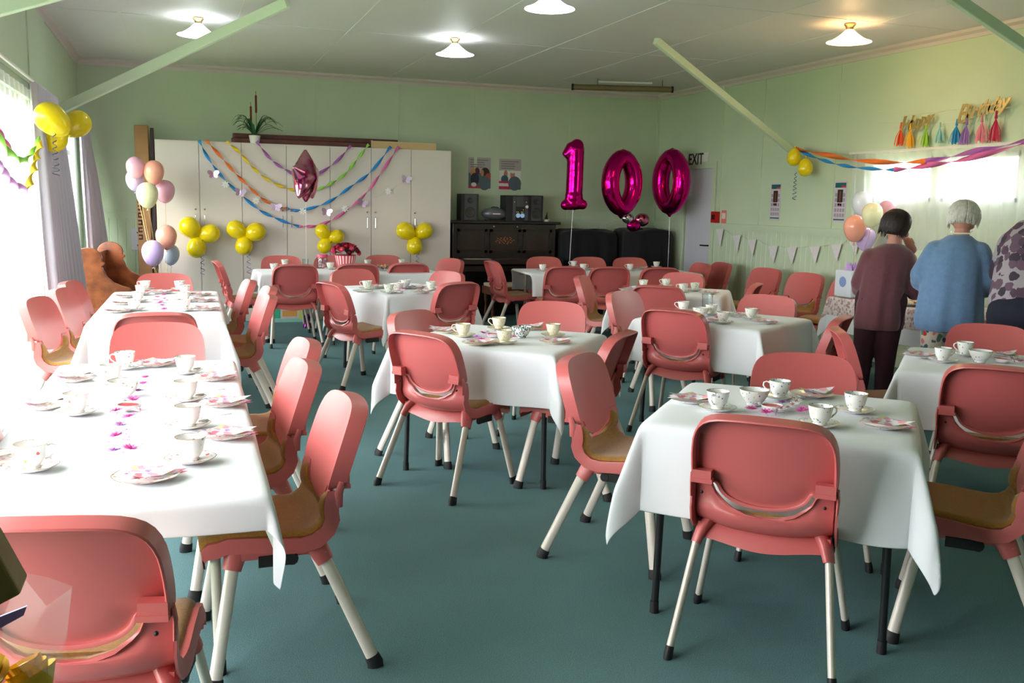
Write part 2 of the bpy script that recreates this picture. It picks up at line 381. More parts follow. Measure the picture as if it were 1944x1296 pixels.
def chair_shell():
    b = MB(); us = [-1, -.96, -.85, -.76, -.725, -.68, -.6, -.45, -.22, 0, .22, .45, .6, .68, .725, .76, .85, .96, 1]; vs = [i/22 for i in range(23)]
    G = [[seat_point(u, v) for u in us] for v in vs]
    b.grid(G); R, Cn = len(G), len(us)
    # lower face: bucket bulges behind the sitter
    N = []
    for i in range(R):
        t = (G[min(i+1, R-1)][9]-G[max(i-1, 0)][9]).normalized(); nn = Vector((0, -t.z, t.y)) if True else None
        nn = Vector((0, t.z, -t.y)); nn = nn if (nn.z < 0 or nn.y < 0) else -nn
        N.append(Vector((0, min(nn.y, 0), min(nn.z, 0))).normalized() if (min(nn.y, 0) or min(nn.z, 0)) else Vector((0, -.2, -1)))
    for i in range(R): # direction swings from down to backwards
        f = min(1, max(0, (vs[i]-.5)/.35)); N[i] = Vector((0, -f, -(1-f)*1.0)).normalized()
    def off(i, j, d): return G[i][j]+N[i]*d
    low = []
    for i in range(R):
        row = []
        for j, u in enumerate(us):
            bul = .006+.020*(1-abs(u)**2.5)*math.exp(-((vs[i]-.72)/.2)**2)
            row.append(off(i, j, bul))
        low.append(row)
    b.grid([r[1:-1] for r in low], flip=True)
    # side flanges
    for j, sx in ((0, -1), (Cn-1, 1)):
        P = []
        for dd, dx in ((0, 0), (.012, .003), (.045, .006), (.046, .0), (.008, -.004)):
            P.append([G[i][j]+N[i]*dd*(1 if vs[i] > .1 else .5)+Vector((sx*dx, 0, 0)) for i in range(R)])
        b.grid(P)
    b.grid([G[0], [p+Vector((0, -.004, -.03)) for p in G[0]], [p+Vector((0, -.010, -.03)) for p in G[0]]])
    # top edge of the lower back
    b.grid([G[-1], [p+Vector((0, -.014, .003)) for p in G[-1]], [p+Vector((0, -.018, -.006)) for p in G[-1]], [p+Vector((0, -.006, -.012)) for p in G[-1]]])
    # rear apron below the bucket
    A = []
    for z0, dy in ((.420, .03), (.392, 0), (.364, -.012), (.362, -.004), (.405, .02)):
        A.append([(x, -.085+dy-.018*(1-(x/.2)**2), z0-(.010*math.cos(x/.2*PI) if z0 < .38 else 0)) for x in [(-.2+.4*k/16) for k in range(17)]])
    b.grid(A)
    # leg sockets
    for sx in (-1, 1):
        b.tube([(sx*.180, -.045, .425), (sx*.200, -.080, .395), (sx*.213, -.103, .352)], [.024, .020, .0165], 12, flat=1.75, up=(0, 1, 0))
        b.tube([(sx*.176, .150, .425), (sx*.192, .166, .395), (sx*.206, .178, .352)], [.024, .019, .0160], 12, flat=1.75, up=(0, 1, 0))
        b.box((sx*.206, .03, .402), (.012, .24, .045))
    return b
def chair_pad():
    us = [-1, -.97, -.9, -.8, -.74, -.65, -.45, -.22, 0, .22, .45, .65, .74, .8, .9, .97, 1]; vs = [.07+.915*i/22 for i in range(23)]; b = MB(); P = []
    Q = []
    for i, v in enumerate(vs):
        a = seat_point(0, max(0, v-.02)); c = seat_point(0, min(1, v+.02)); t = (c-a).normalized(); n = Vector((0, -t.z, t.y)); n = n if n.dot(Vector((0, .4, 1))) > 0 else -n
        row, r2 = [], []
        for u in us:
            p = seat_point(u*.92, v); p.z = min(p.z, .562); edge = min(1, (1-abs(u))/.1, i/2+.02, (len(vs)-1-i)/1.5+.02); d = .002+.016*min(1, max(0, edge))**.5
            row.append(p+n*d); r2.append(p+n*.001)
        P.append(row); Q.append(r2)
    b.grid(P); b.grid(Q, flip=True)
    for j in (0, -1): b.grid([[r[j] for r in P], [r[j] for r in Q]])
    b.grid([P[0], Q[0]]); b.grid([P[-1], Q[-1]])
    return b
CHAIR = None
def make_chair(label, group):
    r = thing('stacking_chair', label, 'chair', group=group)
    chair_shell().build('seat_shell', m_pink, r, ang=50)
    chair_backrest().build('backrest', m_pink, r, ang=50)
    chair_pad().build('seat_pad', m_pad, r, ang=70)
    for top, foot in (((-.2115, -.100, .36), (-.256, -.25, .012)), ((.2115, -.100, .36), (.256, -.25, .012)), ((-.204, .176, .36), (-.263, .24, .012)), ((.204, .176, .36), (.263, .24, .012))):
        tp, ft = Vector(top), Vector(foot); d = (ft-tp).normalized()
        L = MB().tube([tp-d*.02, ft], .0125, 14, flat=1.6, up=(0, 1, 0)).build('leg', m_leg, r)
        MB().tube([ft-d*.028, ft-d*.004, (ft.x, ft.y, 0.0)], [.014, .0155, .015], 14, flat=1.7, up=(0, 1, 0)).build('rubber_foot', m_rub, L)
    for sx in (-1, 1):
        MB().tube([(sx*.212, .0, .372), (sx*.222, .0, .372)], [.020, .018], 10).box((sx*.212, .05, .372), (.014, .10, .034)).build('linking_bracket', m_rub, r)
        MB().tube([(sx*.228, back_y(.55)-.018, .525), (sx*.2295, back_y(.55)-.016, .57), (sx*.228, back_y(.60)-.012, .605)], [.010, .0135, .010], 10, flat=.4, up=(1, 0, 0)).build('hinge_cap', m_pink, r)
        MB().ball((sx*.192, back_y(.545)-.030, .545), .0055, 8, 6).build('screw', m_rub, r)
    return r
KG = {'T1': 'chairs at the near left long table', 'T2': 'chairs at the second left long table', 'TC': 'chairs round the centre square table', 'TB': 'chairs round the back left square table',
      'TG': 'chairs at the long table before the cupboards', 'TH': 'chairs at the long table before the piano', 'TE': 'chairs round the back right square table', 'TD': 'chairs round the right middle square table',
      'TR': 'chairs round the front right square table', 'TF': 'chairs round the table at the right edge', 'W': 'chairs lined up along the right wall'}
# x, y of the crest, yaw, table, label
CH = [
 ('A', 1.69, 2.46, -42, 'TR', 'salmon chair seen from behind, nearest the camera at the front right square table'),
 ('RD', 1.60, 3.71, -134, 'TR', 'salmon chair with mustard seat turned sideways at the left corner of the front right table'),
 ('Rf', 2.63, 3.56, 150, 'TR', 'salmon chair on the far side of the front right square table, facing the camera'),
 ('U', 2.77, 2.35, 45, 'TR', 'salmon chair at the right edge of the photo, its mustard seat facing left'),
 ('B', .50, 3.07, 92, 'T1', 'salmon chair with mustard seat, nearest on the right side of the near left table'),
 ('B2', .45, 3.78, 93, 'T1', 'salmon chair tucked in second along the right side of the near left table'),
 ('S', .53, 4.38, 94, 'T1', 'salmon chair, mostly hidden third along the right side of the near left table'),
 ('N', -.270, 2.025, -12, 'T1', 'large salmon chair seen from behind in the bottom left corner of the photo'),
 ('M', -.12, 5.12, 178, 'T1', 'salmon chair facing the camera at the far end of the near left table'),
 ('TL', -.60, 3.12, -84, 'T1', 'salmon chair cut by the left edge, beside the glass doors at the near left table'),
 ('M2', -.14, 5.58, 2, 'T2', 'salmon chair at the near end of the second left table, back to back with another'),
 ('X', -.13, 8.46, 176, 'T2', 'salmon chair facing the camera at the far end of the second left table'),
 ('P', .50, 7.72, 93, 'T2', 'salmon chair farthest along the right side of the second left table'),
 ('Q', .60, 7.12, 93, 'T2', 'salmon chair in the middle of the right side of the second left table'),
 ('R', .54, 6.50, 94, 'T2', 'salmon chair nearest along the right side of the second left table'),
 ('F1', -.86, 6.50, -104, 'T2', 'salmon chair nearest by the bright glass on the second left table'),
 ('F2', -.78, 7.10, -100, 'T2', 'middle salmon chair of the three between glass wall and second left table'),
 ('F3', -.78, 7.70, -100, 'T2', 'salmon chair nearest the pew among three beside the grey curtain'),
 ('C', 1.11, 4.56, -56, 'TC', 'salmon chair turned three quarters away, nearest left at the centre square table'),
 ('C2', 1.27, 5.46, -139, 'TC', 'salmon chair facing right behind the near left chair of the centre square table'),
 ('K', 2.33, 5.86, 150, 'TC', 'salmon chair facing the camera behind the centre square table'),
 ('G', 2.13, 4.39, 47, 'TC', 'salmon chair seen from behind at the right corner of the centre square table'),
 ('L1', 1.10, 7.50, -70, 'TB', 'bright salmon chair turned away at the left of the back left square table'),
 ('L2', 1.50, 8.90, -163, 'TB', 'salmon chair facing the camera on the far side of the back left square table'),
 ('R1', 2.13, 7.42, 24, 'TB', 'dark salmon chair seen from behind at the right of the back left square table'),
 ('R2', 2.36, 8.58, 116, 'TB', 'bright salmon chair on the far right side of the back left square table'),
 ('G1', 1.07, 9.58, 3, 'TG', 'salmon chair seen from behind, leftmost on the near side of the table before the cupboards'),
 ('G2', 1.70, 9.68, 0, 'TG', 'salmon chair seen from behind, middle of the near side of the cupboard table'),
 ('G3', 2.27, 9.82, 4, 'TG', 'salmon chair seen from behind, rightmost on the near side of the cupboard table'),
 ('G4', 1.07, 11.05, 179, 'TG', 'salmon chair against the cupboards, leftmost on the far side of the flower table'),
 ('G5', 1.66, 11.10, 180, 'TG', 'salmon chair against the cupboards, partly hidden behind the pink flower pot'),
 ('G6', 2.27, 11.22, 178, 'TG', 'salmon chair against the cupboards, rightmost on the far side of the flower table'),
 ('Gl', .35, 10.15, -86, 'TG', 'salmon chair seen from the side at the left end of the flower table'),
 ('Gr', 2.95, 10.60, 112, 'TG', 'salmon chair at the right end of the flower table beside the piano'),
 ('H1', 3.82, 9.26, -6, 'TH', 'salmon chair seen from behind, leftmost on the near side of the table before the piano'),
 ('H2', 4.30, 9.20, -8, 'TH', 'salmon chair seen from behind, middle of the near side of the table before the piano'),
 ('H3', 4.84, 9.08, -6, 'TH', 'salmon chair seen from behind, rightmost on the near side of the table before the piano'),
 ('H4', 4.22, 10.98, 178, 'TH', 'salmon chair before the piano, leftmost on the far side of its table'),
 ('H5', 4.80, 10.94, 178, 'TH', 'salmon chair before the dark drape, middle of the far side of its table'),
 ('H6', 5.33, 10.86, 176, 'TH', 'salmon chair before the dark drape, rightmost on the far side of its table'),
 ('Hl', 3.30, 10.20, -88, 'TH', 'salmon chair seen from the side between the piano stool and its table'),
 ('Hr', 5.75, 9.80, 85, 'TH', 'salmon chair beyond the right end of the table before the drape, near the door'),
 ('W1', 6.10, 9.92, 87, 'W', 'salmon chair against the right wall nearest the door'),
 ('W2', 6.08, 8.96, 100, 'W', 'salmon chair against the right wall, second from the door'),
 ('W3', 6.08, 8.24, 102, 'W', 'salmon chair against the right wall, third from the door'),
 ('W4', 6.08, 7.55, 97, 'W', 'salmon chair against the right wall, half hidden by the person in maroon'),
 ('E1', 3.69, 6.97, -40, 'TE', 'salmon chair seen from behind at the near side of the back right square table'),
 ('E2', 4.68, 8.30, 128, 'TE', 'salmon chair facing the camera on the far side of the back right square table'),
 ('E3', 3.46, 8.02, -126, 'TE', 'narrow looking salmon chair turned right at the left of the back right square table'),
 ('E4', 4.72, 7.12, 48, 'TE', 'salmon chair seen edge on at the right of the back right square table'),
 ('D1', 2.935, 5.325, -52, 'TD', 'salmon chair seen from behind at the near side of the right middle square table'),
 ('D2', 3.16, 6.54, -147, 'TD', 'dull salmon chair facing right at the far left of the right middle square table'),
 ('D3', 4.17, 6.10, 124, 'TD', 'salmon chair facing the camera on the far side of the right middle square table'),
 ('D4', 3.84, 4.84, 40, 'TD', 'dark salmon chair turned away at the right corner of the right middle square table'),
 ('F_1', 3.28, 3.09, -44, 'TF', 'dark salmon chair seen from behind at the near side of the right edge table'),
 ('F_2', 4.45, 4.30, 137, 'TF', 'salmon chair on the far side of the right edge table'),
 ('F_3', 3.42, 4.32, -120, 'TF', 'salmon chair seen nearly edge on at the left corner of the right edge table'),
]
for k, x, y, yaw, tb, lab in CH:
    a = math.radians(yaw); fx, fy = -math.sin(a), math.cos(a); loc = (x+.21*fx, y+.21*fy, 0)
    if CHAIR is None:
        CHAIR = make_chair(lab, KG[tb]); CHAIR.location = loc; CHAIR.rotation_euler = (0, 0, a)
    else: copy_tree(CHAIR, loc, a, lab, KG[tb])

# ================================================================ tables and cloths
TZ = .716   # cloth top at .72
m_cloth = mat('white_tablecloth', (232, 234, 238), .8, bump=.05, bscale=300, sheen=.2)
m_tabletop = mat('table_board', (200, 180, 150), .5); m_blackleg = mat('black_leg_paint', (26, 27, 30), .4); m_greyleg = mat('grey_beige_tube', (196, 188, 172), .4, .2)
def table(label, group, cx, cy, lx, ly, yaw, legm, inset=.06, r=.0135, iy=None):
    t = thing('dining_table', label, 'table', (cx, cy, 0), math.radians(yaw), group)
    MB().bb(-lx/2+.005, lx/2-.005, -ly/2+.005, ly/2-.005, TZ-.028, TZ-.003).build('tabletop', m_tabletop, t, smooth=False)
    MB().bb(-lx/2+.05, lx/2-.05, -ly/2+.05, -ly/2+.07, TZ-.07, TZ-.028).bb(-lx/2+.05, lx/2-.05, ly/2-.07, ly/2-.05, TZ-.07, TZ-.028).build('apron', legm, t, smooth=False)
    for sx in (-1, 1):
        for sy in (-1, 1):
            x, y = sx*(lx/2-inset), sy*(ly/2-(iy or inset))
            L = MB().tube([(x, y, TZ-.028), (x+sx*.012, y+sy*.012, .01)], r, 12).build('leg', legm, t)
            MB().tube([(x+sx*.012, y+sy*.012, .045), (x+sx*.012, y+sy*.012, 0)], [r*1.15, r*1.25], 12).build('foot_cap', m_rub, L)
    return t
def cloth(label, cx, cy, lx, ly, yaw, hx, hy, seed=0, name='tablecloth', m=None, wav=1.0, n=56, flare=.07, hy0=None, z=TZ, group='white tablecloths'):
    """square cloth laid on a table; hx, hy how far it overhangs each side"""
    rnd = random.Random(seed); ax, ay = lx/2, ly/2
    def axis(a, h):
        inner = [-a+2*a*i/10 for i in range(11)]; k = 14
        return [-a-h+h*i/k for i in range(k)]+inner+[a+h*(i+1)/k for i in range(k)]
    X, Y = axis(ax, hx), axis(ay, hy)
    ph = [rnd.uniform(0, 6.28) for _ in range(8)]; P = []
    rc = .022
    for t in Y:
        row = []
        for s in X:
            qx, qy = max(-ax, min(ax, s)), max(-ay, min(ay, t)); dx, dy = s-qx, t-qy
            d = math.hypot(dx, dy)
            if d < 1e-7: row.append((s, t, TZ+.0005)); continue
            nx, ny = dx/d, dy/d; corner = abs(dx) > 1e-6 and abs(dy) > 1e-6
            # side waves run along the edge; corner fabric gathers into two soft folds
            al = s if abs(ny) > abs(nx) else t
            if d < rc*1.57: o = rc*math.sin(d/rc); dz = rc*(1-math.cos(d/rc))
            else:
                g = (d-rc*1.57); o = rc+g*flare; dz = rc+g*math.sqrt(1-flare**2)
            f = min(1, d/.25)
            if corner:
                th = math.atan2(abs(dy), abs(dx)); fold = math.cos(4*th+PI)*.5+.5   # 0 at sides, 1 at 45 deg
                o += f*wav*(.095*math.sin(2*th)**2*fold-.012*math.sin(4*th+ph[0])**2)
            wv = wav*f*.017*(math.sin(al*11+ph[1])+.7*math.sin(al*19+ph[2])+.4*math.sin(al*31+ph[3]))
            o += wv if not corner else wv*.3
            row.append((qx+nx*o, qy+ny*o, TZ-dz))
        P.append(row)
    b = MB().grid(P); o = b.build(name, m or m_cloth, ang=80, loc=(cx, cy, z-TZ)); o.rotation_euler = (0, 0, math.radians(yaw))
    md = mod(o, 'SOLIDIFY', thickness=.0022, offset=1.0)
    mod(o, 'SUBSURF', levels=1, render_levels=1)
    return tag(o, label, 'tablecloth', group)
TBG = 'square folding tables'; TLG = 'long tables'
TB = {  # cx cy lx ly yaw
 'TR': (2.135, 2.965, .87, .85, -41, .31, .33), 'TC': (1.70, 5.02, .90, .88, -41, .29, .29), 'TD': (3.50, 5.645, .87, .87, -56, .30, .30),
 'TE': (4.17, 7.58, .87, .87, -38, .28, .28), 'TF': (3.865, 3.635, .88, .88, -45, .29, .29), 'TB': (1.80, 8.06, .86, .80, -71, .30, .30)}
TN = {'TR': 'front right square table', 'TC': 'centre square table', 'TD': 'right middle square table', 'TE': 'back right square table', 'TF': 'right edge square table', 'TB': 'back left square table',
      'T1': 'near left long table', 'T2': 'second left long table', 'TG': 'long table before the cupboards', 'TH': 'long table before the piano'}
for i, (k, (cx, cy, lx, ly, yaw, hx, hy)) in enumerate(TB.items()):
    table('black legged folding table under white cloth, the '+TN[k], TBG, cx, cy, lx, ly, yaw, m_blackleg)
    cloth('white cloth with hanging corners on the '+TN[k], cx, cy, lx, ly, yaw, hx, hy, seed=i+3)
LT = {'T1': (-.160, 3.48, .71, 2.12, -.6), 'T2': (-.13, 7.02, .75, 1.98, -1), 'TG': (1.68, 10.15, 1.86, .70, 2), 'TH': (4.62, 10.0, 2.0, .78, -4)}
for i, (k, (cx, cy, lx, ly, yaw)) in enumerate(LT.items()):
    table('pale legged long table under white cloths, the '+TN[k], TLG, cx, cy, lx, ly, yaw, m_greyleg, inset=.12, iy=.5 if k == 'T1' else None, r=.016)
cloth('long white cloth, bright in the window light, on the near left long table', *LT['T1'], .25, .10, seed=21, wav=.7, flare=.03)
cloth('long white cloth hanging low on the second left long table', *LT['T2'], .28, .34, seed=22)
cloth('white cloth with a stiff plastic look on the long table before the cupboards', *LT['TG'], .14, .26, seed=23, wav=.5)
cloth('white cloth hanging as flaps on the long table before the piano', *LT['TH'], .03, .26, seed=24, wav=.4)
# ================================================================ tableware
GOLD = mat('gilt_line', (190, 150, 80), .25, .9)
CHINA = {'blue': pattern_mat('china_blue_flowers', (240, 240, 236), [(110, 125, 190), (150, 160, 210), (225, 210, 120), (130, 130, 150)], 100, .33, .18, .30),
 'cream': pattern_mat('china_cream_gold', (236, 231, 206), [(206, 176, 120), (214, 160, 140), (190, 180, 120)], 130, .33, .2, .4),
 'green': pattern_mat('china_green_sprigs', (238, 240, 232), [(90, 150, 90), (120, 170, 110), (170, 120, 140)], 120, .36, .2, .5),
 'rose': pattern_mat('china_rose_leaves', (243, 238, 236), [(140, 150, 90), (225, 110, 100), (150, 160, 110), (230, 170, 150)], 70, .38, .18, .36),
 'dots': pattern_mat('china_dark_buds', (240, 238, 232), [(70, 70, 100), (170, 70, 80), (80, 110, 80)], 90, .26, .2, .4),
 'sprig': pattern_mat('china_pink_sprigs', (240, 240, 238), [(200, 100, 110), (70, 90, 90)], 75, .24, .2, .3),
 'dark': pattern_mat('china_blue_leaves', (236, 238, 232), [(40, 90, 110), (50, 70, 80), (60, 110, 110)], 110, .5, .2, .7),
 'white': mat('plain_china', (242, 240, 236), .2)}
DESC = {'blue': 'blue flowered', 'cream': 'cream and gold', 'green': 'green sprigged', 'rose': 'rose and leaf patterned', 'dots': 'dark budded', 'sprig': 'pink sprigged', 'dark': 'blue leaf patterned', 'white': 'plain white'}
MESHC = {}
def cached(key, fn):
    if key not in MESHC: MESHC[key] = fn()
    return MESHC[key]
def mobj(name, me, parent=None, loc=None, rz=0):
    o = bpy.data.objects.new(name, me); COL.objects.link(o)
    if parent: o.parent = parent
    if loc is not None: o.location = loc
    if rz: o.rotation_euler = (0, 0, rz)
    return o
def cup_mesh(k):
    prof = [(0, .004), (.020, .004), (.0215, 0), (.0235, .0005), (.0235, .004), (.022, .008), (.027, .014), (.034, .026), (.038, .044), (.0415, .063), (.0425, .066), (.041, .0662), (.0385, .060), (.036, .044), (.031, .024), (.020, .013), (0, .011)]
    b = MB().lathe(prof, 28); b.lathe([(.0422, .0655), (.0428, .067), (.0412, .067)], 28, 1)
    return b.mesh('teacup', [CHINA[k], GOLD])
def handle_mesh(k):
    pts = [(.0395, 0, .056), (.050, 0, .0605), (.061, 0, .056), (.063, 0, .044), (.056, 0, .034), (.049, 0, .030), (.047, 0, .025), (.034, 0, .021)]
    return MB().tube(pts, [.0032, .0028, .003, .003, .0028, .003, .0028, .003], 8, flat=1.3, up=(0, 1, 0)).mesh('handle', CHINA['white'] if k != 'cream' else CHINA['cream'])
def saucer_mesh(k):
    wob = lambda a, z: .018*math.cos(a*8)*(1 if z > .010 else 0)
    prof = [(0, .006), (.022, .006), (.0235, 0), (.027, 0), (.028, .0035), (.048, .006), (.068, .0155), (.0695, .0165), (.068, .0172), (.046, .0095), (.028, .0085), (.024, .0075), (0, .0075)]
    b = MB().lathe(prof, 48, wob=wob); b.lathe([(.0675, .0172), (.0697, .0170), (.0690, .0160)], 48, 1, wob=wob); return b.mesh('saucer', [CHINA[k], GOLD])
def plate_mesh(k):
    wob = lambda a, z: .012*math.cos(a*10)*(1 if z > .008 else 0)
    prof = [(0, .004), (.040, .004), (.042, 0), (.046, 0), (.047, .003), (.062, .006), (.084, .0125), (.0855, .0135), (.084, .0142), (.060, .0085), (.046, .006), (0, .006)]
    b = MB().lathe(prof, 60, wob=wob); b.lathe([(.083, .0142), (.0857, .0140), (.085, .0130)], 60, 1, wob=wob); return b.mesh('side_plate', [CHINA[k], GOLD])
def bowl_mesh(k):
    prof = [(0, .005), (.022, .005), (.024, 0), (.027, 0), (.026, .006), (.036, .016), (.050, .038), (.056, .058), (.0565, .060), (.055, .060), (.050, .046), (.036, .022), (.020, .013), (0, .012)]
    b = MB().lathe(prof, 32); b.lathe([(.0562, .0597), (.0572, .061), (.055, .061)], 32, 1); return b.mesh('sugar_bowl', [CHINA[k], GOLD])
def spoon_mesh():
    b = MB(); b.ball((0, 0, .0), .011, 12, 8, sc=(1.6, 1, .28)); b.tube([(.014, 0, .001), (.03, 0, .004), (.06, 0, .005), (.10, 0, .002)], [.0015, .0012, .0014, .003], 8, flat=.5); return b.mesh('teaspoon', mat('silver_plate', (210, 208, 202), .18, 1))
m_napkin = pattern_mat('floral_napkin', (242, 236, 240), [(240, 130, 156), (244, 170, 186), (242, 150, 170), (190, 140, 216), (214, 220, 160)], 38, .62, .85, .72)
def napkin_mesh():
    b = MB(); P = []
    for k, (dz, s) in enumerate(((0, 1), (.0035, .97), (.007, .94))):
        n = 8; G = []
        for i in range(n+1):
            r = []
            for j in range(n+1):
                u, v = i/n, j/n; x = (-.095+.19*u)*s; y = (-.05+(.11*(1-abs(2*u-1)))*v)*s
                z = .0+dz+.006*math.sin(u*5+k)+(.012 if k == 2 else .004)*abs(2*u-1)**2+.008*v*(1-abs(2*u-1))
                r.append((x, y, z))
            G.append(r)
        b.grid(G)
    return b.mesh('napkin', m_napkin)
def yaw2(p, q): return math.atan2(q[1]-p[1], q[0]-p[0])
TTOP = .7215
GRP = lambda what, tk: f"{what} on the {TN[tk]}"
def put_cup(tk, kind, px, py, which, hang, spoon=None, saucer=True):
    p = gz(px, py, TTOP+.006); x, y = p.x, p.y
    if saucer:
        s = mobj('saucer', cached('s'+kind, lambda: saucer_mesh(kind)), loc=(x, y, TTOP)); tag(s, f"{DESC[kind]} saucer, {which}, {TN[tk]}", 'saucer', GRP('saucers', tk))
    r = thing('teacup', f"{DESC[kind]} teacup, {which}, {TN[tk]}", 'cup', (x, y, TTOP+(.0076 if saucer else 0)), math.radians(hang), GRP('teacups', tk))
    mobj('cup_body', cached('c'+kind, lambda: cup_mesh(kind)), r); mobj('handle', cached('h'+kind, lambda: handle_mesh(kind)), r)
    if spoon is not None:
        a = math.radians(spoon); sp = mobj('teaspoon', cached('spoon', spoon_mesh), loc=(x+.048*math.cos(a), y+.048*math.sin(a), TTOP+.017), rz=a); sp.rotation_euler = (0, -.08, a)
        tag(sp, f"silver teaspoon, {which}, on the {TN[tk]}", 'spoon', GRP('teaspoons', tk))
def put_plate(tk, kind, px, py, which, ang=0, napkin=True):
    p = gz(px, py, TTOP+.01)
    s = mobj('side_plate', cached('p'+kind, lambda: plate_mesh(kind)), loc=(p.x, p.y, TTOP)); tag(s, f"{DESC[kind]} side plate, {which}, {TN[tk]}", 'plate', GRP('side plates', tk))
    if napkin:
        o = mobj('napkin', cached('nap', napkin_mesh), loc=(p.x, p.y, TTOP+.0150), rz=math.radians(ang)); tag(o, f"floral napkin on the plate {which}, {TN[tk]}", 'napkin', GRP('napkins', tk))
def put_bowl(tk, kind, px, py, which):
    p = gz(px, py, TTOP); s = mobj('sugar_bowl', cached('b'+kind, lambda: bowl_mesh(kind)), loc=(p.x, p.y, TTOP)); tag(s, f"{DESC[kind]} sugar bowl on the {TN[tk]}, {which}", 'bowl')
m_clear = glass_mat('clear_glass', (245, 250, 250)); m_redwax = mat('red_wax', (205, 40, 50), .4); m_petw = mat('white_petal', (246, 236, 240), .7); m_petp = mat('pink_petal', (236, 120, 196), .7); m_petl = mat('lilac_petal', (216, 178, 238), .7); m_centre = mat('flower_centre', (200, 60, 110), .8)
def flower_mesh(k):
    m = {'w': m_petw, 'p': m_petp, 'l': m_petl}[k]; b = MB()
    for ring, (n, r, up) in enumerate(((9, .026, .2), (8, .020, .55), (6, .013, .9))):
        for i in range(n):
            a = 2*PI*i/n+ring*.3; d = Vector((math.cos(a), math.sin(a), up)).normalized(); s = Vector((-math.sin(a), math.cos(a), 0)); o = Vector((0, 0, .006))
            b.add([o, o+d*r*.5+s*.0045, o+d*r, o+d*r*.5-s*.0045, o+d*r*.5+Vector((0, 0, .002))], [(0, 1, 4), (1, 2, 4), (2, 3, 4), (3, 0, 4)], 0)
    b.ball((0, 0, .010), .0045, 8, 6, mi=1)
    return b.mesh('blossom', [m, m_centre])
def put_flower(tk, k, px, py, i):
    p = gz(px, py, TTOP); o = mobj('blossom', cached('f'+k, lambda: flower_mesh(k)), loc=(p.x, p.y, TTOP+.001), rz=i*1.3); o.rotation_euler = (random.uniform(-.2, .2), random.uniform(-.2, .2), i*1.3); o.location.z += .003; o.scale = (1.15,)*3
    tag(o, {'w': 'small white', 'p': 'small bright pink', 'l': 'small lilac'}[k]+f" paper blossom scattered round the candle on the {TN[tk]}", 'flower', GRP({'w': 'white', 'p': 'pink', 'l': 'lilac'}[k]+' blossoms', tk))
def put_candle(tk, px, py, spiky=False):
    p = gz(px, py, TTOP); c = thing('tealight_holder', f"low glass candle dish with red wax on the {TN[tk]}", 'candle', (p.x, p.y, TTOP))
    MB().lathe([(0, .002), (.028, .002), (.036, .008), (.040, .022), (.0385, .022), (.034, .010), (.026, .004), (0, .004)], 28).build('glass_dish', mat('frosted_dish', (235, 225, 228), .15, spec=.6), c)
    MB().lathe([(0, .016), (.034, .016), (.036, .018), (0, .0182)], 28).build('red_wax', m_redwax, c)
def petals(tk, cx, cy, sx, sy, n, label, seed):
    rnd = random.Random(seed); b = MB()
    for _ in range(n):
        p = gz(cx+rnd.gauss(0, 1)*sx, cy+rnd.gauss(0, 1)*sy, TTOP); a = rnd.uniform(0, 6.28); s = rnd.uniform(.003, .008); c, d = math.cos(a)*s, math.sin(a)*s; z = TTOP+.0012
        b.add([(p.x-c, p.y-d, z), (p.x+d*.5, p.y-c*.5, z+.001), (p.x+c, p.y+d, z+.002), (p.x-d*.5, p.y+c*.5, z+.001)], [(0, 1, 2, 3)], rnd.randrange(2))
    o = b.build('petal_scatter', [m_petp, m_petl], smooth=False); tag(o, label, 'petals', kind='stuff')
# front right table
K = 'TR'
put_cup(K, 'blue', 1362, 776, 'nearest the left corner', 215, None); put_cup(K, 'blue', 1479, 754, 'farthest, by the far napkin', 150)
put_cup(K, 'blue', 1623, 780, 'nearest the right corner', 60); put_cup(K, 'blue', 1556, 806, 'in front, before the candle', -5)
put_bowl(K, 'blue', 1431, 768, 'beside the candle'); put_plate(K, 'blue', 1314, 757, 'at the left', -30, True); put_plate(K, 'blue', 1541, 747, 'at the far side', 20); put_plate(K, 'blue', 1682, 805, 'at the right', -35)
put_candle(K, 1465, 779)
for i, (k, x, y) in enumerate([('w', 1436, 775), ('p', 1426, 782), ('p', 1455, 788), ('w', 1484, 783), ('w', 1495, 780), ('w', 1505, 774), ('w', 1512, 768), ('w', 1504, 762), ('l', 1486, 770), ('p', 1520, 787), ('p', 1524, 783), ('w', 1474, 787), ('l', 1441, 768)]): put_flower(K, k, x, y, i)
petals(K, 1480, 785, 34, 8, 46, 'loose pink petals on the front right square table', 1)
K = 'TC'
put_cup(K, 'cream', 879, 637, 'at the left by the left napkin', 160); put_cup(K, 'cream', 947, 624, 'farthest from the camera', 165); put_cup(K, 'cream', 957, 650, 'in front of the candle', 10); put_cup(K, 'cream', 1050, 637, 'at the right', 100)
put_bowl(K, 'dark', 990, 640, 'right of the candle'); put_plate(K, 'cream', 848, 627, 'at the left', -40); put_plate(K, 'cream', 907, 650, 'at the front'); put_plate(K, 'cream', 1006, 621, 'at the far side', 40); put_plate(K, 'cream', 1053, 647, 'at the right', -20)
put_candle(K, 937, 640)
for i, (k, x, y) in enumerate([('p', 930, 641), ('l', 905, 643), ('p', 914, 648), ('p', 917, 636), ('p', 973, 643), ('w', 925, 634), ('w', 940, 631), ('w', 948, 633)]): put_flower(K, k, x, y, i)
K = 'TD'
put_cup(K, 'dots', 1297, 590, 'at the far left', 160); put_cup(K, 'dots', 1372, 612, 'in front of the candle glass', 20); put_cup(K, 'dots', 1425, 604, 'at the right', 0); put_cup(K, 'dots', 1350, 596, 'below the tall glass', 90)
put_bowl(K, 'dots', 1330, 600, 'left of the tall glass'); put_plate(K, 'dots', 1451, 610, 'at the right', -30); put_plate(K, 'dots', 1404, 597, 'at the far side', 10); put_candle(K, 1352, 611)
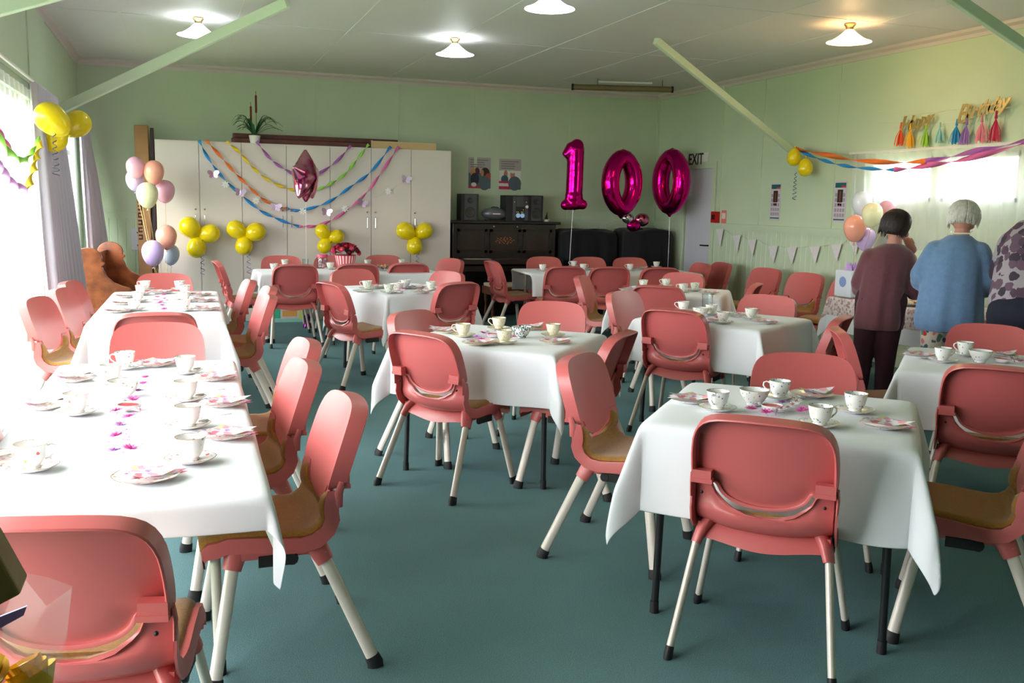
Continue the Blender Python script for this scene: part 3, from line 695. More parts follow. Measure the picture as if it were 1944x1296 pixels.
for i, (k, x, y) in enumerate([('w', 1340, 612), ('p', 1362, 606), ('l', 1345, 616)]): put_flower(K, k, x, y, i)
p = gz(1342, 588, TTOP); o = MB().lathe([(0, .004), (.032, .004), (.034, 0), (.036, .004), (.040, .12), (.0385, .12), (.034, .008), (0, .008)], 24).build('glass_tumbler', m_clear, loc=(p.x, p.y, TTOP)); tag(o, 'tall clear glass tumbler on the right middle square table', 'glass')
K = 'TE'
put_cup(K, 'green', 1264, 543, 'farthest, before the far chair', 165); put_cup(K, 'green', 1297, 553, 'in the middle', 150); put_cup(K, 'green', 1319, 551, 'at the right', 90); put_cup(K, 'green', 1221, 545, 'behind the near chair', 90)
put_plate(K, 'green', 1345, 555, 'at the right', -10); put_plate(K, 'green', 1192, 549, 'at the left', 60)
K = 'TF'
put_cup(K, 'sprig', 1789, 685, 'at the left', -10); put_cup(K, 'sprig', 1831, 673, 'at the far side', 165); put_bowl(K, 'sprig', 1860, 687, 'beside the candle'); put_plate(K, 'sprig', 1747, 674, 'at the left', -40); put_plate(K, 'sprig', 1899, 674, 'at the far side', 20); put_candle(K, 1903, 688)
for i, (k, x, y) in enumerate([('w', 1920, 684), ('w', 1932, 686), ('w', 1925, 692), ('p', 1938, 690)]): put_flower(K, k, x, y, i)
K = 'TB'
put_cup(K, 'green', 697, 548, 'at the left', 165); put_cup(K, 'green', 738, 555, 'nearest the camera', 10); put_cup(K, 'green', 770, 546, 'behind the bowl', 140); put_cup(K, 'green', 818, 549, 'at the right', 90); put_bowl(K, 'rose', 754, 550, 'in the middle')
put_plate(K, 'green', 689, 552, 'at the near left', 10, False); put_plate(K, 'green', 716, 544, 'at the far left', -10); put_plate(K, 'green', 800, 553, 'at the near right', 10); put_plate(K, 'green', 789, 545, 'at the far right', 30); put_candle(K, 757, 556)
for i, (k, x, y) in enumerate([('p', 766, 551), ('w', 771, 549), ('l', 776, 548), ('w', 765, 554)]): put_flower(K, k, x, y, i)
K = 'TG'
put_cup(K, 'green', 520, 511, 'at the left end', 90, saucer=False); put_cup(K, 'green', 541, 504, 'second from the left end', 90); put_cup(K, 'green', 627, 510, 'before the sweets jar', 60); put_cup(K, 'green', 698, 504, 'right of the flower pot', 90); put_cup(K, 'green', 763, 503, 'at the right end', 90)
K = 'TH'
put_cup(K, 'rose', 1030, 513, 'at the left end', 60); put_cup(K, 'rose', 1089, 506, 'second from the left, farther back', 165); put_cup(K, 'rose', 1107, 512, 'behind the middle near chair', 0); put_cup(K, 'rose', 1196, 512, 'between middle and right near chairs', 165); put_cup(K, 'rose', 1246, 507, 'at the right end', 90)
put_plate(K, 'rose', 1125, 510, 'in the middle', 0, False); put_plate(K, 'rose', 1215, 509, 'toward the right', 10)
K = 'T1'
put_cup(K, 'blue', 238, 697, 'at the far left corner', 200); put_cup(K, 'white', 352, 706, 'at the far end', 60, 20); put_cup(K, 'rose', 354, 757, 'second on the right side', 160, 20); put_cup(K, 'rose', 358, 808, 'third on the right side', 150, 22); put_cup(K, 'rose', 362, 873, 'nearest on the right side', 140)
put_cup(K, 'rose', 146, 783, 'middle of the left side', 200); put_cup(K, 'rose', 60, 888, 'nearest on the left side', 10); put_cup(K, 'rose', 212, 724, 'far on the left side', 200); put_bowl(K, 'rose', 236, 752, 'just beyond the candle')
put_plate(K, 'rose', 295, 689, 'at the far end', 10); put_plate(K, 'rose', 406, 715, 'first along the right side', 5); put_plate(K, 'rose', 424, 763, 'second along the right side', 8); put_plate(K, 'rose', 428, 823, 'third along the right side', 4)
put_plate(K, 'rose', 277, 902, 'at the near end', 30); put_plate(K, 'rose', 140, 717, 'far on the left side', 170); put_plate(K, 'rose', 84, 768, 'middle of the left side', 172); put_plate(K, 'rose', 2, 868, 'cut by the left edge', 172)
put_candle(K, 246, 778)
for i, (k, x, y) in enumerate([('p', 277, 722), ('p', 272, 734), ('l', 262, 748), ('p', 252, 764), ('p', 222, 786), ('p', 247, 797), ('l', 228, 813), ('p', 222, 833), ('l', 217, 863), ('p', 246, 858), ('w', 236, 768), ('w', 266, 786), ('w', 222, 792)]): put_flower(K, k, x, y, i)
petals(K, 240, 830, 22, 26, 60, 'loose pink and lilac petals on the near left long table', 2)
K = 'T2'
put_cup(K, 'rose', 276, 549, 'far end, left', 165); put_cup(K, 'rose', 341, 549, 'far end, right', 90); put_cup(K, 'rose', 268, 558, 'second on the left side', 90); put_cup(K, 'rose', 351, 558, 'second on the right side', 90)
put_cup(K, 'rose', 262, 571, 'third on the left side', 90); put_cup(K, 'rose', 350, 571, 'third on the right side', 90); put_cup(K, 'rose', 255, 587, 'nearest on the left side', 100); put_cup(K, 'rose', 350, 588, 'nearest on the right side', 60)
put_plate(K, 'rose', 306, 554, 'at the far end', 0); put_plate(K, 'rose', 379, 558, 'farthest along the right side', 0); put_plate(K, 'rose', 385, 569, 'middle of the right side', 4); put_plate(K, 'rose', 392, 585, 'nearest along the right side', 0)
put_plate(K, 'rose', 240, 561, 'farthest along the left side', 180); put_plate(K, 'rose', 235, 574, 'middle of the left side', 180); put_plate(K, 'rose', 222, 589, 'nearest along the left side', 180); put_candle(K, 300, 574)
for i, (k, x, y) in enumerate([('p', 312, 563), ('l', 313, 570), ('p', 299, 567), ('p', 308, 583), ('p', 312, 590), ('p', 305, 577), ('w', 318, 573)]): put_flower(K, k, x, y, i)
# things on the flower table
p = gz(656, 511, TTOP); r = thing('flower_pot_arrangement', 'arrangement of pink and dark red roses in a pink and white striped pot', 'flowers', (p.x, p.y, TTOP))
def stripes():
    b = MB(); n = 40
    for k in range(n):
        a0, a1 = 2*PI*k/n, 2*PI*(k+1)/n
        b.add([(.085*math.cos(a0), .085*math.sin(a0), 0), (.085*math.cos(a1), .085*math.sin(a1), 0), (.115*math.cos(a1), .115*math.sin(a1), .15), (.115*math.cos(a0), .115*math.sin(a0), .15)], [(0, 1, 2, 3)], k % 2)
    b.lathe([(.112, .15), (.118, .155), (.11, .156), (.0, .14)], 40, 0); return b
stripes().build('striped_pot', [mat('pot_red_stripe', (205, 60, 80), .5), mat('pot_pale_stripe', (240, 205, 205), .5)], r)
m_leafd = mat('dark_leaf', (40, 78, 42), .6); rnd = random.Random(5); b = MB()
for k in range(60):
    a = rnd.uniform(0, 6.28); e = rnd.uniform(.05, .9); d = Vector((math.cos(a)*math.cos(e), math.sin(a)*math.cos(e), math.sin(e))); l = rnd.uniform(.12, .19); s = d.cross(Vector((0, 0, 1))).normalized()*.018; o = Vector((0, 0, .16))
    b.add([o+d*l*.4, o+d*l*.75+s, o+d*l, o+d*l*.75-s], [(0, 1, 2, 3)])
b.build('foliage', m_leafd, r)
ROSE = {c: mat(n, c, .6) for n, c in (('rose_crimson', (190, 25, 60)), ('rose_pink', (235, 90, 130)), ('rose_dark', (110, 15, 40)))}
def rose_mesh(m, s=.034):
    b = MB(); b.ball((0, 0, 0), s*.6, 10, 8)
    for ring in range(3):
        for i in range(5+ring):
            a = 2*PI*i/(5+ring)+ring*.5; q = s*(.5+.22*ring); c = Vector((math.cos(a), math.sin(a), 0)); t = Vector((-math.sin(a), math.cos(a), 0)); P = []
            for u in (-1, -.3, .3, 1):
                P.append([c*q*(.6+.4*v)*(1-.12*u*u)+t*u*s*.42*(.6+.5*v)+Vector((0, 0, s*(-.5+1.15*v-.22*ring*v))) for v in (0, .5, 1)])
            b.grid(P)
    return b.mesh('rose', m)
RM_ = [rose_mesh(m) for m in ROSE.values()]
for k in range(24):
    a = 2.4*k; e = .15+1.3*(k/24); d = Vector((math.cos(a)*math.cos(e), math.sin(a)*math.cos(e), math.sin(e)*.75)); o = mobj('rose', RM_[k % 3], r, loc=Vector((0, 0, .16))+d*.145); o.rotation_euler = d.to_track_quat('Z', 'Y').to_euler()
p = gz(612, 509, TTOP); r = thing('sweets_jar', 'clear jar of pink sweets with a pink lid beside the flower pot', 'jar', (p.x, p.y, TTOP))
MB().lathe([(0, 0), (.055, 0), (.06, .008), (.06, .11), (.055, .125), (.053, .125), (.057, .108), (.057, .01), (0, .006)], 28).build('jar_glass', m_clear, r); MB().lathe([(0, .15), (.058, .15), (.06, .145), (.06, .12), (.056, .12), (0, .122)], 28).build('lid', mat('pink_lid', (225, 90, 120), .4), r)
b = MB(); rnd = random.Random(3)
for k in range(70): b.ball((rnd.uniform(-.036, .036), rnd.uniform(-.036, .036), .016+rnd.uniform(0, .085)), .010, 6, 5, mi=k % 2)
o = b.build('sweets', [mat('sweet_pink', (235, 150, 165), .4), mat('sweet_white', (240, 230, 228), .4)], r); o['kind'] = 'stuff'
p = gz(727, 514, TTOP); r = thing('snack_bowl', 'glass bowl of yellow and brown snacks on the flower table', 'bowl', (p.x, p.y, TTOP))
MB().lathe([(0, .003), (.04, .003), (.07, .03), (.085, .055), (.083, .055), (.068, .032), (.038, .007), (0, .007)], 28).build('glass_bowl', m_clear, r); b = MB()
for k in range(90):
    q = rnd.uniform(0, .062); a = rnd.uniform(0, 6.28); b.ball((q*math.cos(a), q*math.sin(a), .02+rnd.uniform(0, .03)+q*.25), .009, 6, 5, mi=k % 3)
o = b.build('snacks', [mat('snack_yellow', (215, 195, 120), .6), mat('snack_brown', (110, 70, 50), .6), mat('snack_pink', (210, 130, 130), .6)], r); o['kind'] = 'stuff'
p = gz(580, 503, TTOP); o = MB().lathe([(0, .004), (.030, .004), (.032, 0), (.034, .004), (.036, .07), (.0345, .07), (.031, .008), (0, .008)], 24).build('glass_dish', m_clear, loc=(p.x, p.y, TTOP)); tag(o, 'small clear glass left of the sweets jar', 'glass')
# ================================================================ ceiling lamps
m_brass = mat('brass_fitting', (170, 150, 110), .35, .9)
def lamp(x, y, col, power, label, es):
    L = thing('ceiling_lamp', label, 'lamp', (x, y, ZC), 0, 'ceiling lamps')
    MB().lathe([(0, 0), (.045, 0), (.05, -.012), (.035, -.03), (.028, -.05), (.03, -.062), (0, -.062)], 20).build('fitting', m_brass, L)
    m = bpy.data.materials.new('lamp_shade_glass'); m.use_nodes = True; b = m.node_tree.nodes['Principled BSDF']; b.inputs['Base Color'].default_value = srgb(250, 248, 244); b.inputs['Roughness'].default_value = .3
    b.inputs['Transmission Weight'].default_value = .3; b.inputs['Emission Color'].default_value = col; b.inputs['Emission Strength'].default_value = es
    MB().lathe([(.030, -.052), (.034, -.056), (.070, -.090), (.110, -.120), (.150, -.142), (.182, -.152), (.184, -.155), (.150, -.147), (.108, -.125), (.068, -.095), (.030, -.060)], 36).build('lamp_shade', m, L)
    mb_ = bpy.data.materials.new('bulb_glow'); mb_.use_nodes = True; q = mb_.node_tree.nodes['Principled BSDF']; q.inputs['Emission Color'].default_value = col; q.inputs['Emission Strength'].default_value = es*7
    MB().ball((0, 0, -.135), .034, 14, 10, sc=(1, 1, 1.25)).build('bulb', mb_, L)
    ld = bpy.data.lights.new('lamp_light', 'POINT'); ld.energy = power; ld.color = col[:3]; ld.shadow_soft_size = .05
    lo = bpy.data.objects.new('lamp_light', ld); COL.objects.link(lo); lo.parent = L; lo.location = (0, 0, -.20)
cool, warm = (.86, .95, 1, 1), (1, .62, .28, 1)
lamp(.20, 9.12, cool, 3, 'white glass ceiling lamp, leftmost, just above the left diagonal brace', 3.2)
lamp(2.54, 9.12, cool, 3, 'white glass ceiling lamp glowing cool near the middle of the ceiling', 3.2)
lamp(2.58, 6.72, cool, 3, 'white glass ceiling lamp cut by the top edge of the photo', 3.2)
lamp(5.36, 6.92, warm, 14, 'ceiling lamp glowing warm orange, rightmost', 2.4)
# ================================================================ braces
m_brace = mat('brace_green_paint', (222, 236, 212), .4)
def brace(a, b, label, wdt=.072, th=.045):
    a, b = Vector(a), Vector(b); d = (b-a); L = d.length; q = d.to_track_quat('X', 'Z').to_matrix()
    mb = MB().box(tuple((a+b)/2), (L, th, wdt), R=q); o = mb.build('ceiling_brace', m_brace, smooth=False); mod(o, 'BEVEL', width=.006, segments=2); tag(o, label, 'beam', 'diagonal braces')
brace((-1.055, 9.5, 2.16), (.85, 8.02, 3.0), 'pale green diagonal brace rising from the yellow balloons to the ceiling at left', .085)
brace((6.44, 9.15, 2.10), (4.24, 8.27, 3.0), 'pale green diagonal brace from the right wall streamers up to the ceiling')
brace((6.44, 5.05, 2.10), (4.24, 5.05, 3.0), 'pale green diagonal brace crossing the top right corner of the photo')
brace((-1.07, 5.15, 2.20), (1.1, 5.15, 3.0), 'pale green diagonal brace clipped by the top left corner of the photo')
# ================================================================ cupboards
m_cup = mat('beige_melamine', (222, 213, 205), .42); m_seam = mat('dark_gap', (40, 36, 34), .8)
CBX = [-.248, .205, .70, 1.215, 1.73, 2.228, 2.728, 3.243]; CZ = 2.10; CY0 = 11.75
for i, (a, b, nd, lab) in enumerate([(-.248, .70, 2, 'tall beige cupboard at the left end of the row, beside the cardboard box'), (.70, 1.73, 2, 'tall beige cupboard under the plant, behind the star balloon'),
                                (1.73, 2.728, 2, 'tall beige cupboard behind the red roses in the row'), (2.728, 3.243, 1, 'single door beige cupboard at the right end of the row, beside the piano')]):
    t = thing('tall_cupboard', lab, 'cupboard', (a, CY0, 0), 0, 'beige cupboards along the back wall')
    w_ = b-a; MB().bb(.001, w_-.001, .02, .56, .0, CZ).build('carcass', m_cup, t, smooth=False)
    n = nd
    for k in range(n):
        x0, x1 = w_*k/n, w_*(k+1)/n
        d = MB().bb(x0+.003, x1-.003, .0, .019, .06, CZ-.015).build('door', m_cup, t, smooth=False)
        hx = (x1-.05) if (k % 2 == 0 and n > 1) else x0+.05
        MB().ball((hx, -.008, 1.32), .010, 10, 6).build('lock', m_brass, d)
        MB().tube([(hx, 0, 1.12), (hx, -.03, 1.13), (hx, -.03, 1.25), (hx, 0, 1.26)], .005, 8).build('handle', mat('chrome', (200, 200, 200), .15, 1), d)
m_redwood = mat('red_brown_timber', (104, 52, 40), .45, noise=.4, nscale=6); m_card = mat('cardboard', (176, 132, 92), .8, noise=.15, nscale=4)
for i, (x0, x1, y, z, lab) in enumerate([(.60, 2.62, 11.90, 2.102, 'red brown timber rail lying lowest on top of the cupboards'), (.62, 2.60, 12.00, 2.162, 'red brown timber rail lying uppermost on top of the cupboards')]):
    o = MB().bb(x0, x1, y-.07, y+.07, z, z+.055).build('timber_rail', m_redwood, smooth=False); mod(o, 'BEVEL', width=.006, segments=2); tag(o, lab, 'plank', 'timber rails on the cupboards')
o = MB().bb(2.23, 3.05, 11.77, 11.83, CZ+.002, CZ+.085).bb(2.23, 2.25, 11.76, 11.84, CZ+.002, CZ+.09).build('flat_box', mat('tan_card', (206, 176, 130), .7), smooth=False); tag(o, 'long flat tan carton on top of the right cupboards', 'box')
# plant
t = thing('potted_plant', 'artificial bulrush plant in a white pot on top of the cupboards', 'plant', (.86, 11.82, CZ))
MB().lathe([(0, 0), (.05, 0), (.066, .085), (.068, .09), (.060, .09), (.0, .08)], 20).build('plant_pot', mat('white_pot', (235, 232, 228), .4), t)
rnd = random.Random(2); b = MB()
for k in range(26):
    a = rnd.uniform(0, 6.28); l = rnd.uniform(.16, .34); up = rnd.uniform(.10, .26); P = []
    for u in range(7):
        f = u/6; q = Vector((math.cos(a)*l*f, math.sin(a)*min(l, .2)*f, .08+up*math.sin(f*2.4))); s = Vector((-math.sin(a), math.cos(a), 0))*.016*(1-f)**.6; P.append([q-s, q+Vector((0, 0, -.004)), q+s])
    b.grid(P)
b.build('foliage', mat('plant_green', (48, 96, 58), .5), t, smooth=True)
for x, h in ((-.035, .47), (.02, .60)):
    st = MB().tube([(x, 0, .08), (x*1.1, .01, h)], .003, 6).build('stem', mat('stem_green', (90, 90, 50), .6), t)
    MB().tube([(x*1.1, .01, h-.25), (x*1.1, .01, h-.24), (x*1.1, .01, h-.05), (x*1.1, .01, h-.04)], [.004, .012, .012, .003], 10).build('seed_head', mat('bulrush_red_brown', (110, 30, 22), .7), st)
# tall carton and dark strip left of the cupboards
o = MB().bb(-.47, -.32, 12.05, 12.2, 0, 2.27).build('tall_carton', m_card, smooth=False)
mod(o, 'BEVEL', width=.004, segments=1); tag(o, 'tall narrow cardboard carton standing between the wainscot and the cupboards', 'box')
m_ink = mat('box_ink', (60, 44, 36), .8); b = MB()
for k, ch in enumerate('NOITHEA'): pass
b = MB(); rnd = random.Random(9)
for k in range(7): 
    z = .95+k*.085; b.bb(-.46, -.415, 12.047, 12.049, z, z+.018); b.bb(-.46, -.415, 12.047, 12.049, z+.042, z+.06); b.bb(-.46, -.448, 12.047, 12.049, z, z+.06) if k % 2 else b.bb(-.427, -.415, 12.047, 12.049, z, z+.06)
q = b.build('printed_marks', m_ink, o, smooth=False)
o = MB().bb(-.30, -.262, 12.02, 12.25, 0, 2.24).build('folded_board', mat('dark_board', (52, 32, 36), .6), smooth=False); tag(o, 'dark narrow folded board between the cardboard carton and the cupboards', 'board')
p = gy(262, 454, YB-.02); o = MB().bb(p.x-.075, p.x+.075, YB-.05, YB-.016, p.z-.13, p.z+.13).ball((p.x, YB-.052, p.z+.08), .012, 8, 6, mi=1).ball((p.x, YB-.052, p.z-.07), .012, 8, 6, mi=1).build('wall_panel', [mat('grey_plate', (212, 212, 222), .4), m_rub]); mod(o, 'BEVEL', width=.01, segments=2); tag(o, 'small pale grey plate with two knobs on the boarding near the pew', 'panel')
# ================================================================ curtains
m_curt = mat('lilac_grey_curtain', (196, 190, 206), .85, bump=.1, bscale=200, sheen=.3)
def curtain(name, a0, a1, b0, b1, z0, z1, amp, nf, m, label, cat, seed=0, rows=14, grp=None):
    """pleated cloth between top segment a0-a1 and bottom segment b0-b1 (plan points)"""
    rnd = random.Random(seed); ph = rnd.uniform(0, 6); P = []; n = nf*8
    A0, A1, B0, B1 = map(Vector, (a0, a1, b0, b1))
    for r in range(rows+1):
        f = r/rows; s0 = A0.lerp(B0, f); s1 = A1.lerp(B1, f); d = (s1-s0); nn = Vector((-d.y, d.x)).normalized(); row = []
        for k in range(n+1):
            u = k/n; am = amp*(.45+.55*min(1, f*4))*(1+.3*math.sin(u*9+ph)); o = am*math.sin(u*nf*2*PI+.5*math.sin(f*2+ph)); q = s0+d*u+nn*o; row.append((q.x, q.y, z1+(z0-z1)*f))
        P.append(row)
    o = MB().grid(P).build(name, m, ang=80); return tag(o, label, cat, grp)
curtain('window_curtain', (-1.0, 7.95), (-.98, 9.3), (-.93, 8.1), (-.76, 9.15), .02, 2.28, .035, 11, m_curt, 'lilac grey curtain nearest the camera, behind the yellow balloons on the left', 'curtain', 1, grp='lilac grey curtains')
curtain('window_curtain', (-1.0, 11.55), (-.98, 12.15), (-.92, 11.35), (-.72, 12.05), .02, 2.24, .03, 7, m_curt, 'lilac grey curtain in the back left corner behind the pew', 'curtain', 2, grp='lilac grey curtains')
o = MB().tube([(-1.0, 2, 2.285), (-1.0, 9.35, 2.285)], .012, 8).tube([(-1.0, 9.4, 2.25), (-1.0, 12.2, 2.25)], .012, 8).build('curtain_rail', m_alu); tag(o, 'white curtain rail above the left windows', 'rail')
m_sheer = sheer_mat('white_net', (244, 244, 246), .36)
curtain('net_curtain', (6.36, 8.05), (6.36, 4.9), (6.34, 7.95), (6.34, 4.9), 1.12, 2.02, .018, 22, m_sheer, 'white net curtain hanging across the right wall windows', 'curtain', 3)
o = MB().bb(6.345, 6.375, 4.85, 8.07, 2.02, 2.04).build('curtain_pelmet', mat('pelmet_white', (226, 222, 218), .5), smooth=False); tag(o, 'white curtain track cover above the net curtain', 'rail')
curtain('net_curtain', (-1.0, 5.6), (-1.0, 7.9), (-.98, 5.9), (-.96, 7.95), .04, 2.2, .02, 12, sheer_mat('left_net', (240, 244, 240), .25), 'sheer white net over the glass doors left of the grey curtain', 'curtain', 4)
# ================================================================ balloons
def latex(n, rgb): return mat('latex_'+n, rgb, .22, spec=.5, sss=.35, coat=.2)
LX = {'yellow': (240, 214, 10), 'pink': (236, 178, 200), 'peach': (250, 176, 154), 'lilac': (218, 194, 246), 'cream': (242, 240, 196), 'blue': (190, 204, 226), 'paleblue': (222, 232, 246)}
def balloon(colr, c, r, label, group, down=(0, 0, -1), string=None, sm=None, fat=1.0):
    c = Vector(c); t = thing('balloon', label, 'balloon', tuple(c), 0, group); q = Vector(down).normalized().to_track_quat('-Z', 'Y').to_matrix()
    prof = []
    for i in range(15):
        th = PI*i/14; z = math.cos(th); rr = math.sin(th)*(1-.10*(1-z)/2*1.0)*fat; prof.append((max(rr*r*.95, .0001 if i in (0,) else 0.004), z*r*(1.0 if z > 0 else 1.24)))
    b = MB().lathe(prof[::-1], 28); b.v = [tuple(q@Vector(v)) for v in b.v]; b.build('balloon_skin', latex(colr, LX[colr]), t)
    k = MB().lathe([(.002, 0), (.006, -.006), (.003, -.010), (.012, -.020), (.013, -.022)], 10, c=(0, 0, -r*1.22)); k.v = [tuple(q@Vector(v)) for v in k.v]; k.build('knot', latex(colr, LX[colr]), t)
    if string:
        e = Vector(string)-c; s0 = q@Vector((0, 0, -r*1.25)); pts = [s0.lerp(e, f)+Vector((.01*math.sin(f*9), .01*math.cos(f*7), 0))*(1-f) for f in [k/12 for k in range(13)]]
        MB().tube(pts, .0022, 5).build('ribbon', sm or mat('gold_ribbon', (214, 186, 120), .3, .6), t)
    return t
G1 = 'yellow balloons on the left curtain'
balloon('yellow', gx(97, 225, -.86), .122, 'yellow balloon at the left curtain, upper left of its trio', G1, (.6, .1, -.6)); balloon('yellow', gx(145, 235, -.80), .122, 'yellow balloon at the left curtain, right of its trio', G1, (-.8, 0, -.4)); balloon('yellow', gx(101, 260, -.91), .118, 'yellow balloon at the left curtain, lowest of its trio, behind', G1, (0, .2, .8))
trios = [([(360, 431, 19.5), (399, 443, 18), (373, 471, 18)], 'leftmost cupboard trio'), ([(448, 435, 17.5), (486, 440, 18.5), (463, 467, 17)], 'second cupboard trio from the left'), ([(612, 439, 14.5), (639, 449, 14.5), (616, 467, 14.5)], 'cupboard trio above the roses'), ([(769, 438, 18), (805.5, 438, 17), (787, 468, 16.5)], 'rightmost cupboard trio')]
m_foilrib = mat('holographic_ribbon', (110, 110, 200), .15, .9)
def curl(p, L, label, m=m_foilrib, amp=.018, n=60, grp='curled ribbons'):
    pts = [(p[0]+amp*math.sin(k*.75)*(.5+k/n), p[1]+amp*.6*math.cos(k*.75), p[2]-L*k/n) for k in range(n+1)]
    o = MB().tube(pts, .0035, 5, flat=.35).build('curled_ribbon', m); tag(o, label, 'ribbon', grp)
for tr, nm in trios:
    cx = sum(q[0] for q in tr)/3; cy = sum(q[1] for q in tr)/3
    for j, (x, y, r) in enumerate(tr):
        rr = r/161.0; c = gy(x, y, CY0-.13); k = gy(cx, cy, CY0-.13); balloon('yellow', c, rr, f"yellow balloon, {['upper left', 'upper right', 'lowest'][j]} of the {nm}", 'yellow balloons on the cupboards', k-c, fat=1.06)
    k = gy(cx+6, cy+4, CY0-.18); curl(k, .42, 'blue silver curled ribbon hanging from the '+nm)
G2 = 'pastel balloons beside the cupboards'; A = Vector((-.18, 10.95, .25))
for colr, x, y, r, lab in [('pink', 257, 316, 18, 'pink balloon, topmost of the pastel cluster left of the cupboards'), ('lilac', 256, 340, 18, 'lilac balloon behind the topmost pink one left of the cupboards'), ('peach', 292, 325, 20, 'peach balloon, upper right of the pastel cluster left of the cupboards'),
                       ('pink', 313, 361, 19.5, 'pink balloon, right of the cream one beside the cupboards'), ('cream', 279.5, 368, 21, 'cream balloon in front of the pastel cluster left of the cupboards'),
                       ('peach', 315.5, 448, 21, 'peach balloon of the lower pastel three beside the cupboards'), ('lilac', 290, 478, 21.5, 'lilac balloon of the lower pastel three, nearest the cardboard carton'), ('blue', 324, 481, 18, 'grey blue balloon of the lower pastel three, behind the peach one')]:
    Y = 11.25+(.15 if lab.startswith(('lilac balloon b', 'grey', 'pink balloon, r')) else 0)-(.2 if colr == 'cream' or 'lower pastel three, nearest' in lab else 0)
    balloon(colr, gy(x, y, Y), r/168, lab, G2, (0, 0, -1), A)
o = MB().lathe([(0, 0), (.07, 0), (.06, .06), (.02, .12), (.0, .25)], 12, c=(-.18, 10.95, 0)).build('balloon_weight', mat('gold_foil', (214, 180, 90), .2, 1)); tag(o, 'gold foil balloon weight on the carpet behind the second left table', 'weight')
G3 = 'pastel balloons by the net curtain'; A = Vector((6.05, 7.5, .8))
for colr, x, y, r, X, lab in [('paleblue', 1636.5, 384, 19.5, 6.15, 'very pale blue balloon, topmost of the cluster by the net curtain'), ('pink', 1684, 398, 17, 6.2, 'pink balloon peeping behind the dark haired head by the net curtain'), ('cream', 1656, 406, 19.5, 6.0, 'cream balloon in the middle of the cluster by the net curtain'),
                            ('lilac', 1644, 452, 19, 6.15, 'lilac balloon at the bottom of the cluster by the net curtain'), ('peach', 1623, 431, 21.5, 6.0, 'peach balloon, leftmost of the cluster by the net curtain')]:
    balloon(colr, gx(x, y, X), r/188, lab, G3, (0, 0, -1), A)
for x, y, X, lab in [(1508, 300, 6.25, 'yellow balloon hanging left at the foot of the right brace'), (1529, 319.5, 6.28, 'yellow balloon hanging right at the foot of the right brace')]: balloon('yellow', gx(x, y, X), .085, lab, 'yellow balloons on the right brace', (0, 0, 1))
curl(gx(1511, 325, 6.24), .30, 'dark blue curled ribbon under the two yellow balloons on the right brace', mat('navy_ribbon', (40, 50, 110), .3, .5)); curl(gx(103, 252, -.83), .30, 'dark curled ribbon hanging from the yellow balloons on the left curtain', mat('dark_ribbon', (50, 50, 60), .3, .3))
# foil balloons
m_mag = mat('magenta_foil', (214, 14, 130), .16, 1, bump=.25, bscale=14); m_tail = mat('pearl_ribbon', (226, 220, 222), .35, .3)
def foil(name, mb, m, label, loc, rz, remesh=.012, sm=8, strings=None, cat='balloon', group=None):
    t = thing(name, label, cat, loc, rz, group)
    o = mb.build('foil_body', m, t); r = mod(o, 'REMESH', mode='VOXEL', voxel_size=remesh, use_smooth_shade=True); mod(o, 'SMOOTH', factor=.6, iterations=sm)
    if strings: MB().tube(strings, .0028, 6).build('ribbon', m_tail, t)
    return t
YN = 11.2
p = gy(1085, 334, YN); H = .80
b = MB(); b.tube([(.045, 0, .35), (.045, 0, .1), (.04, 0, -.22)], [.110, .108, .108], 18); b.tube([(.06, 0, .36), (-.01, 0, .33), (-.10, 0, .235)], [.092, .092, .050], 14); b.ball((.06, 0, .37), .090, 14, 10)
b.tube([(-.07, 0, -.365), (.0, 0, -.35), (.05, 0, -.335), (.15, 0, -.355)], [.055, .078, .09, .055], 14); b.ball((.04, 0, -.26), .118, 14, 10, sc=(1, .8, 1.1)); b.ball((-.065, 0, -.36), .068, 12, 8); b.ball((.155, 0, -.35), .066, 12, 8)
foil('number_balloon', b, m_mag, 'magenta foil balloon shaped as the digit 1', p, -.1, strings=[(.04, 0, -.40), (.03, 0, -.46), (.01, -.01, -.9), (-.015, 0, -p.z+.01)], group='magenta foil number balloons')
def zero(rx, rz, r): 
    pts = []; n = 28
    for k in range(n):
        a = 2*PI*k/n; c, s = math.cos(a), math.sin(a); pw = 1.0 if abs(s) < .8 else 1+(abs(s)-.8)*.35; pts.append((rx*c, 0, rz*s*pw))
    return MB().tube(pts, [r*(1-.12*abs(math.sin(2*PI*k/n))**3) for k in range(n)], 14, closed=True, up=(0, 1, 0))
p = gy(1181, 347, YN); b = zero(.195, .30, .118); b.tube([(0, 0, .35), (0, 0, .43)], [.08, .012], 10); b.tube([(0, 0, -.35), (0, 0, -.46)], [.08, .012], 10)
foil('number_balloon', b, m_mag, 'magenta foil balloon shaped as a 0, the middle digit', p, .25, strings=[(0, 0, -.45), (.0, .2, -.50), (.05, .45, -.54)], group='magenta foil number balloons')
p = gy(1274, 345, YN); b = zero(.195, .305, .118); b.tube([(0, 0, .35), (0, 0, .44)], [.08, .012], 10); b.tube([(0, 0, -.35), (0, 0, -.46)], [.08, .012], 10)
foil('number_balloon', b, m_mag, 'magenta foil balloon shaped as a 0, rightmost, turned partly edge on', p, -1.30, strings=[(0, 0, -.45), (.01, 0, -.7), (0, .01, -1.2), (.01, 0, -p.z+.01)], group='magenta foil number balloons')
p = gy(580, 335, 10.7); b = MB(); pts = []
for k in range(10):
    a = PI/2+2*PI*k/10; r = .29 if k % 2 == 0 else .17; pts.append((r*math.cos(a), r*math.sin(a)))
b.ball((0, 0, 0), .20, 18, 14, sc=(.95, .62, 1.05))
for k in range(0, 10, 2): b.tube([(0, 0, 0), (pts[k][0]*.6, 0, pts[k][1]*.6), (pts[k][0]*1.0, 0, pts[k][1]*1.0)], [.14, .085, .015], 14)
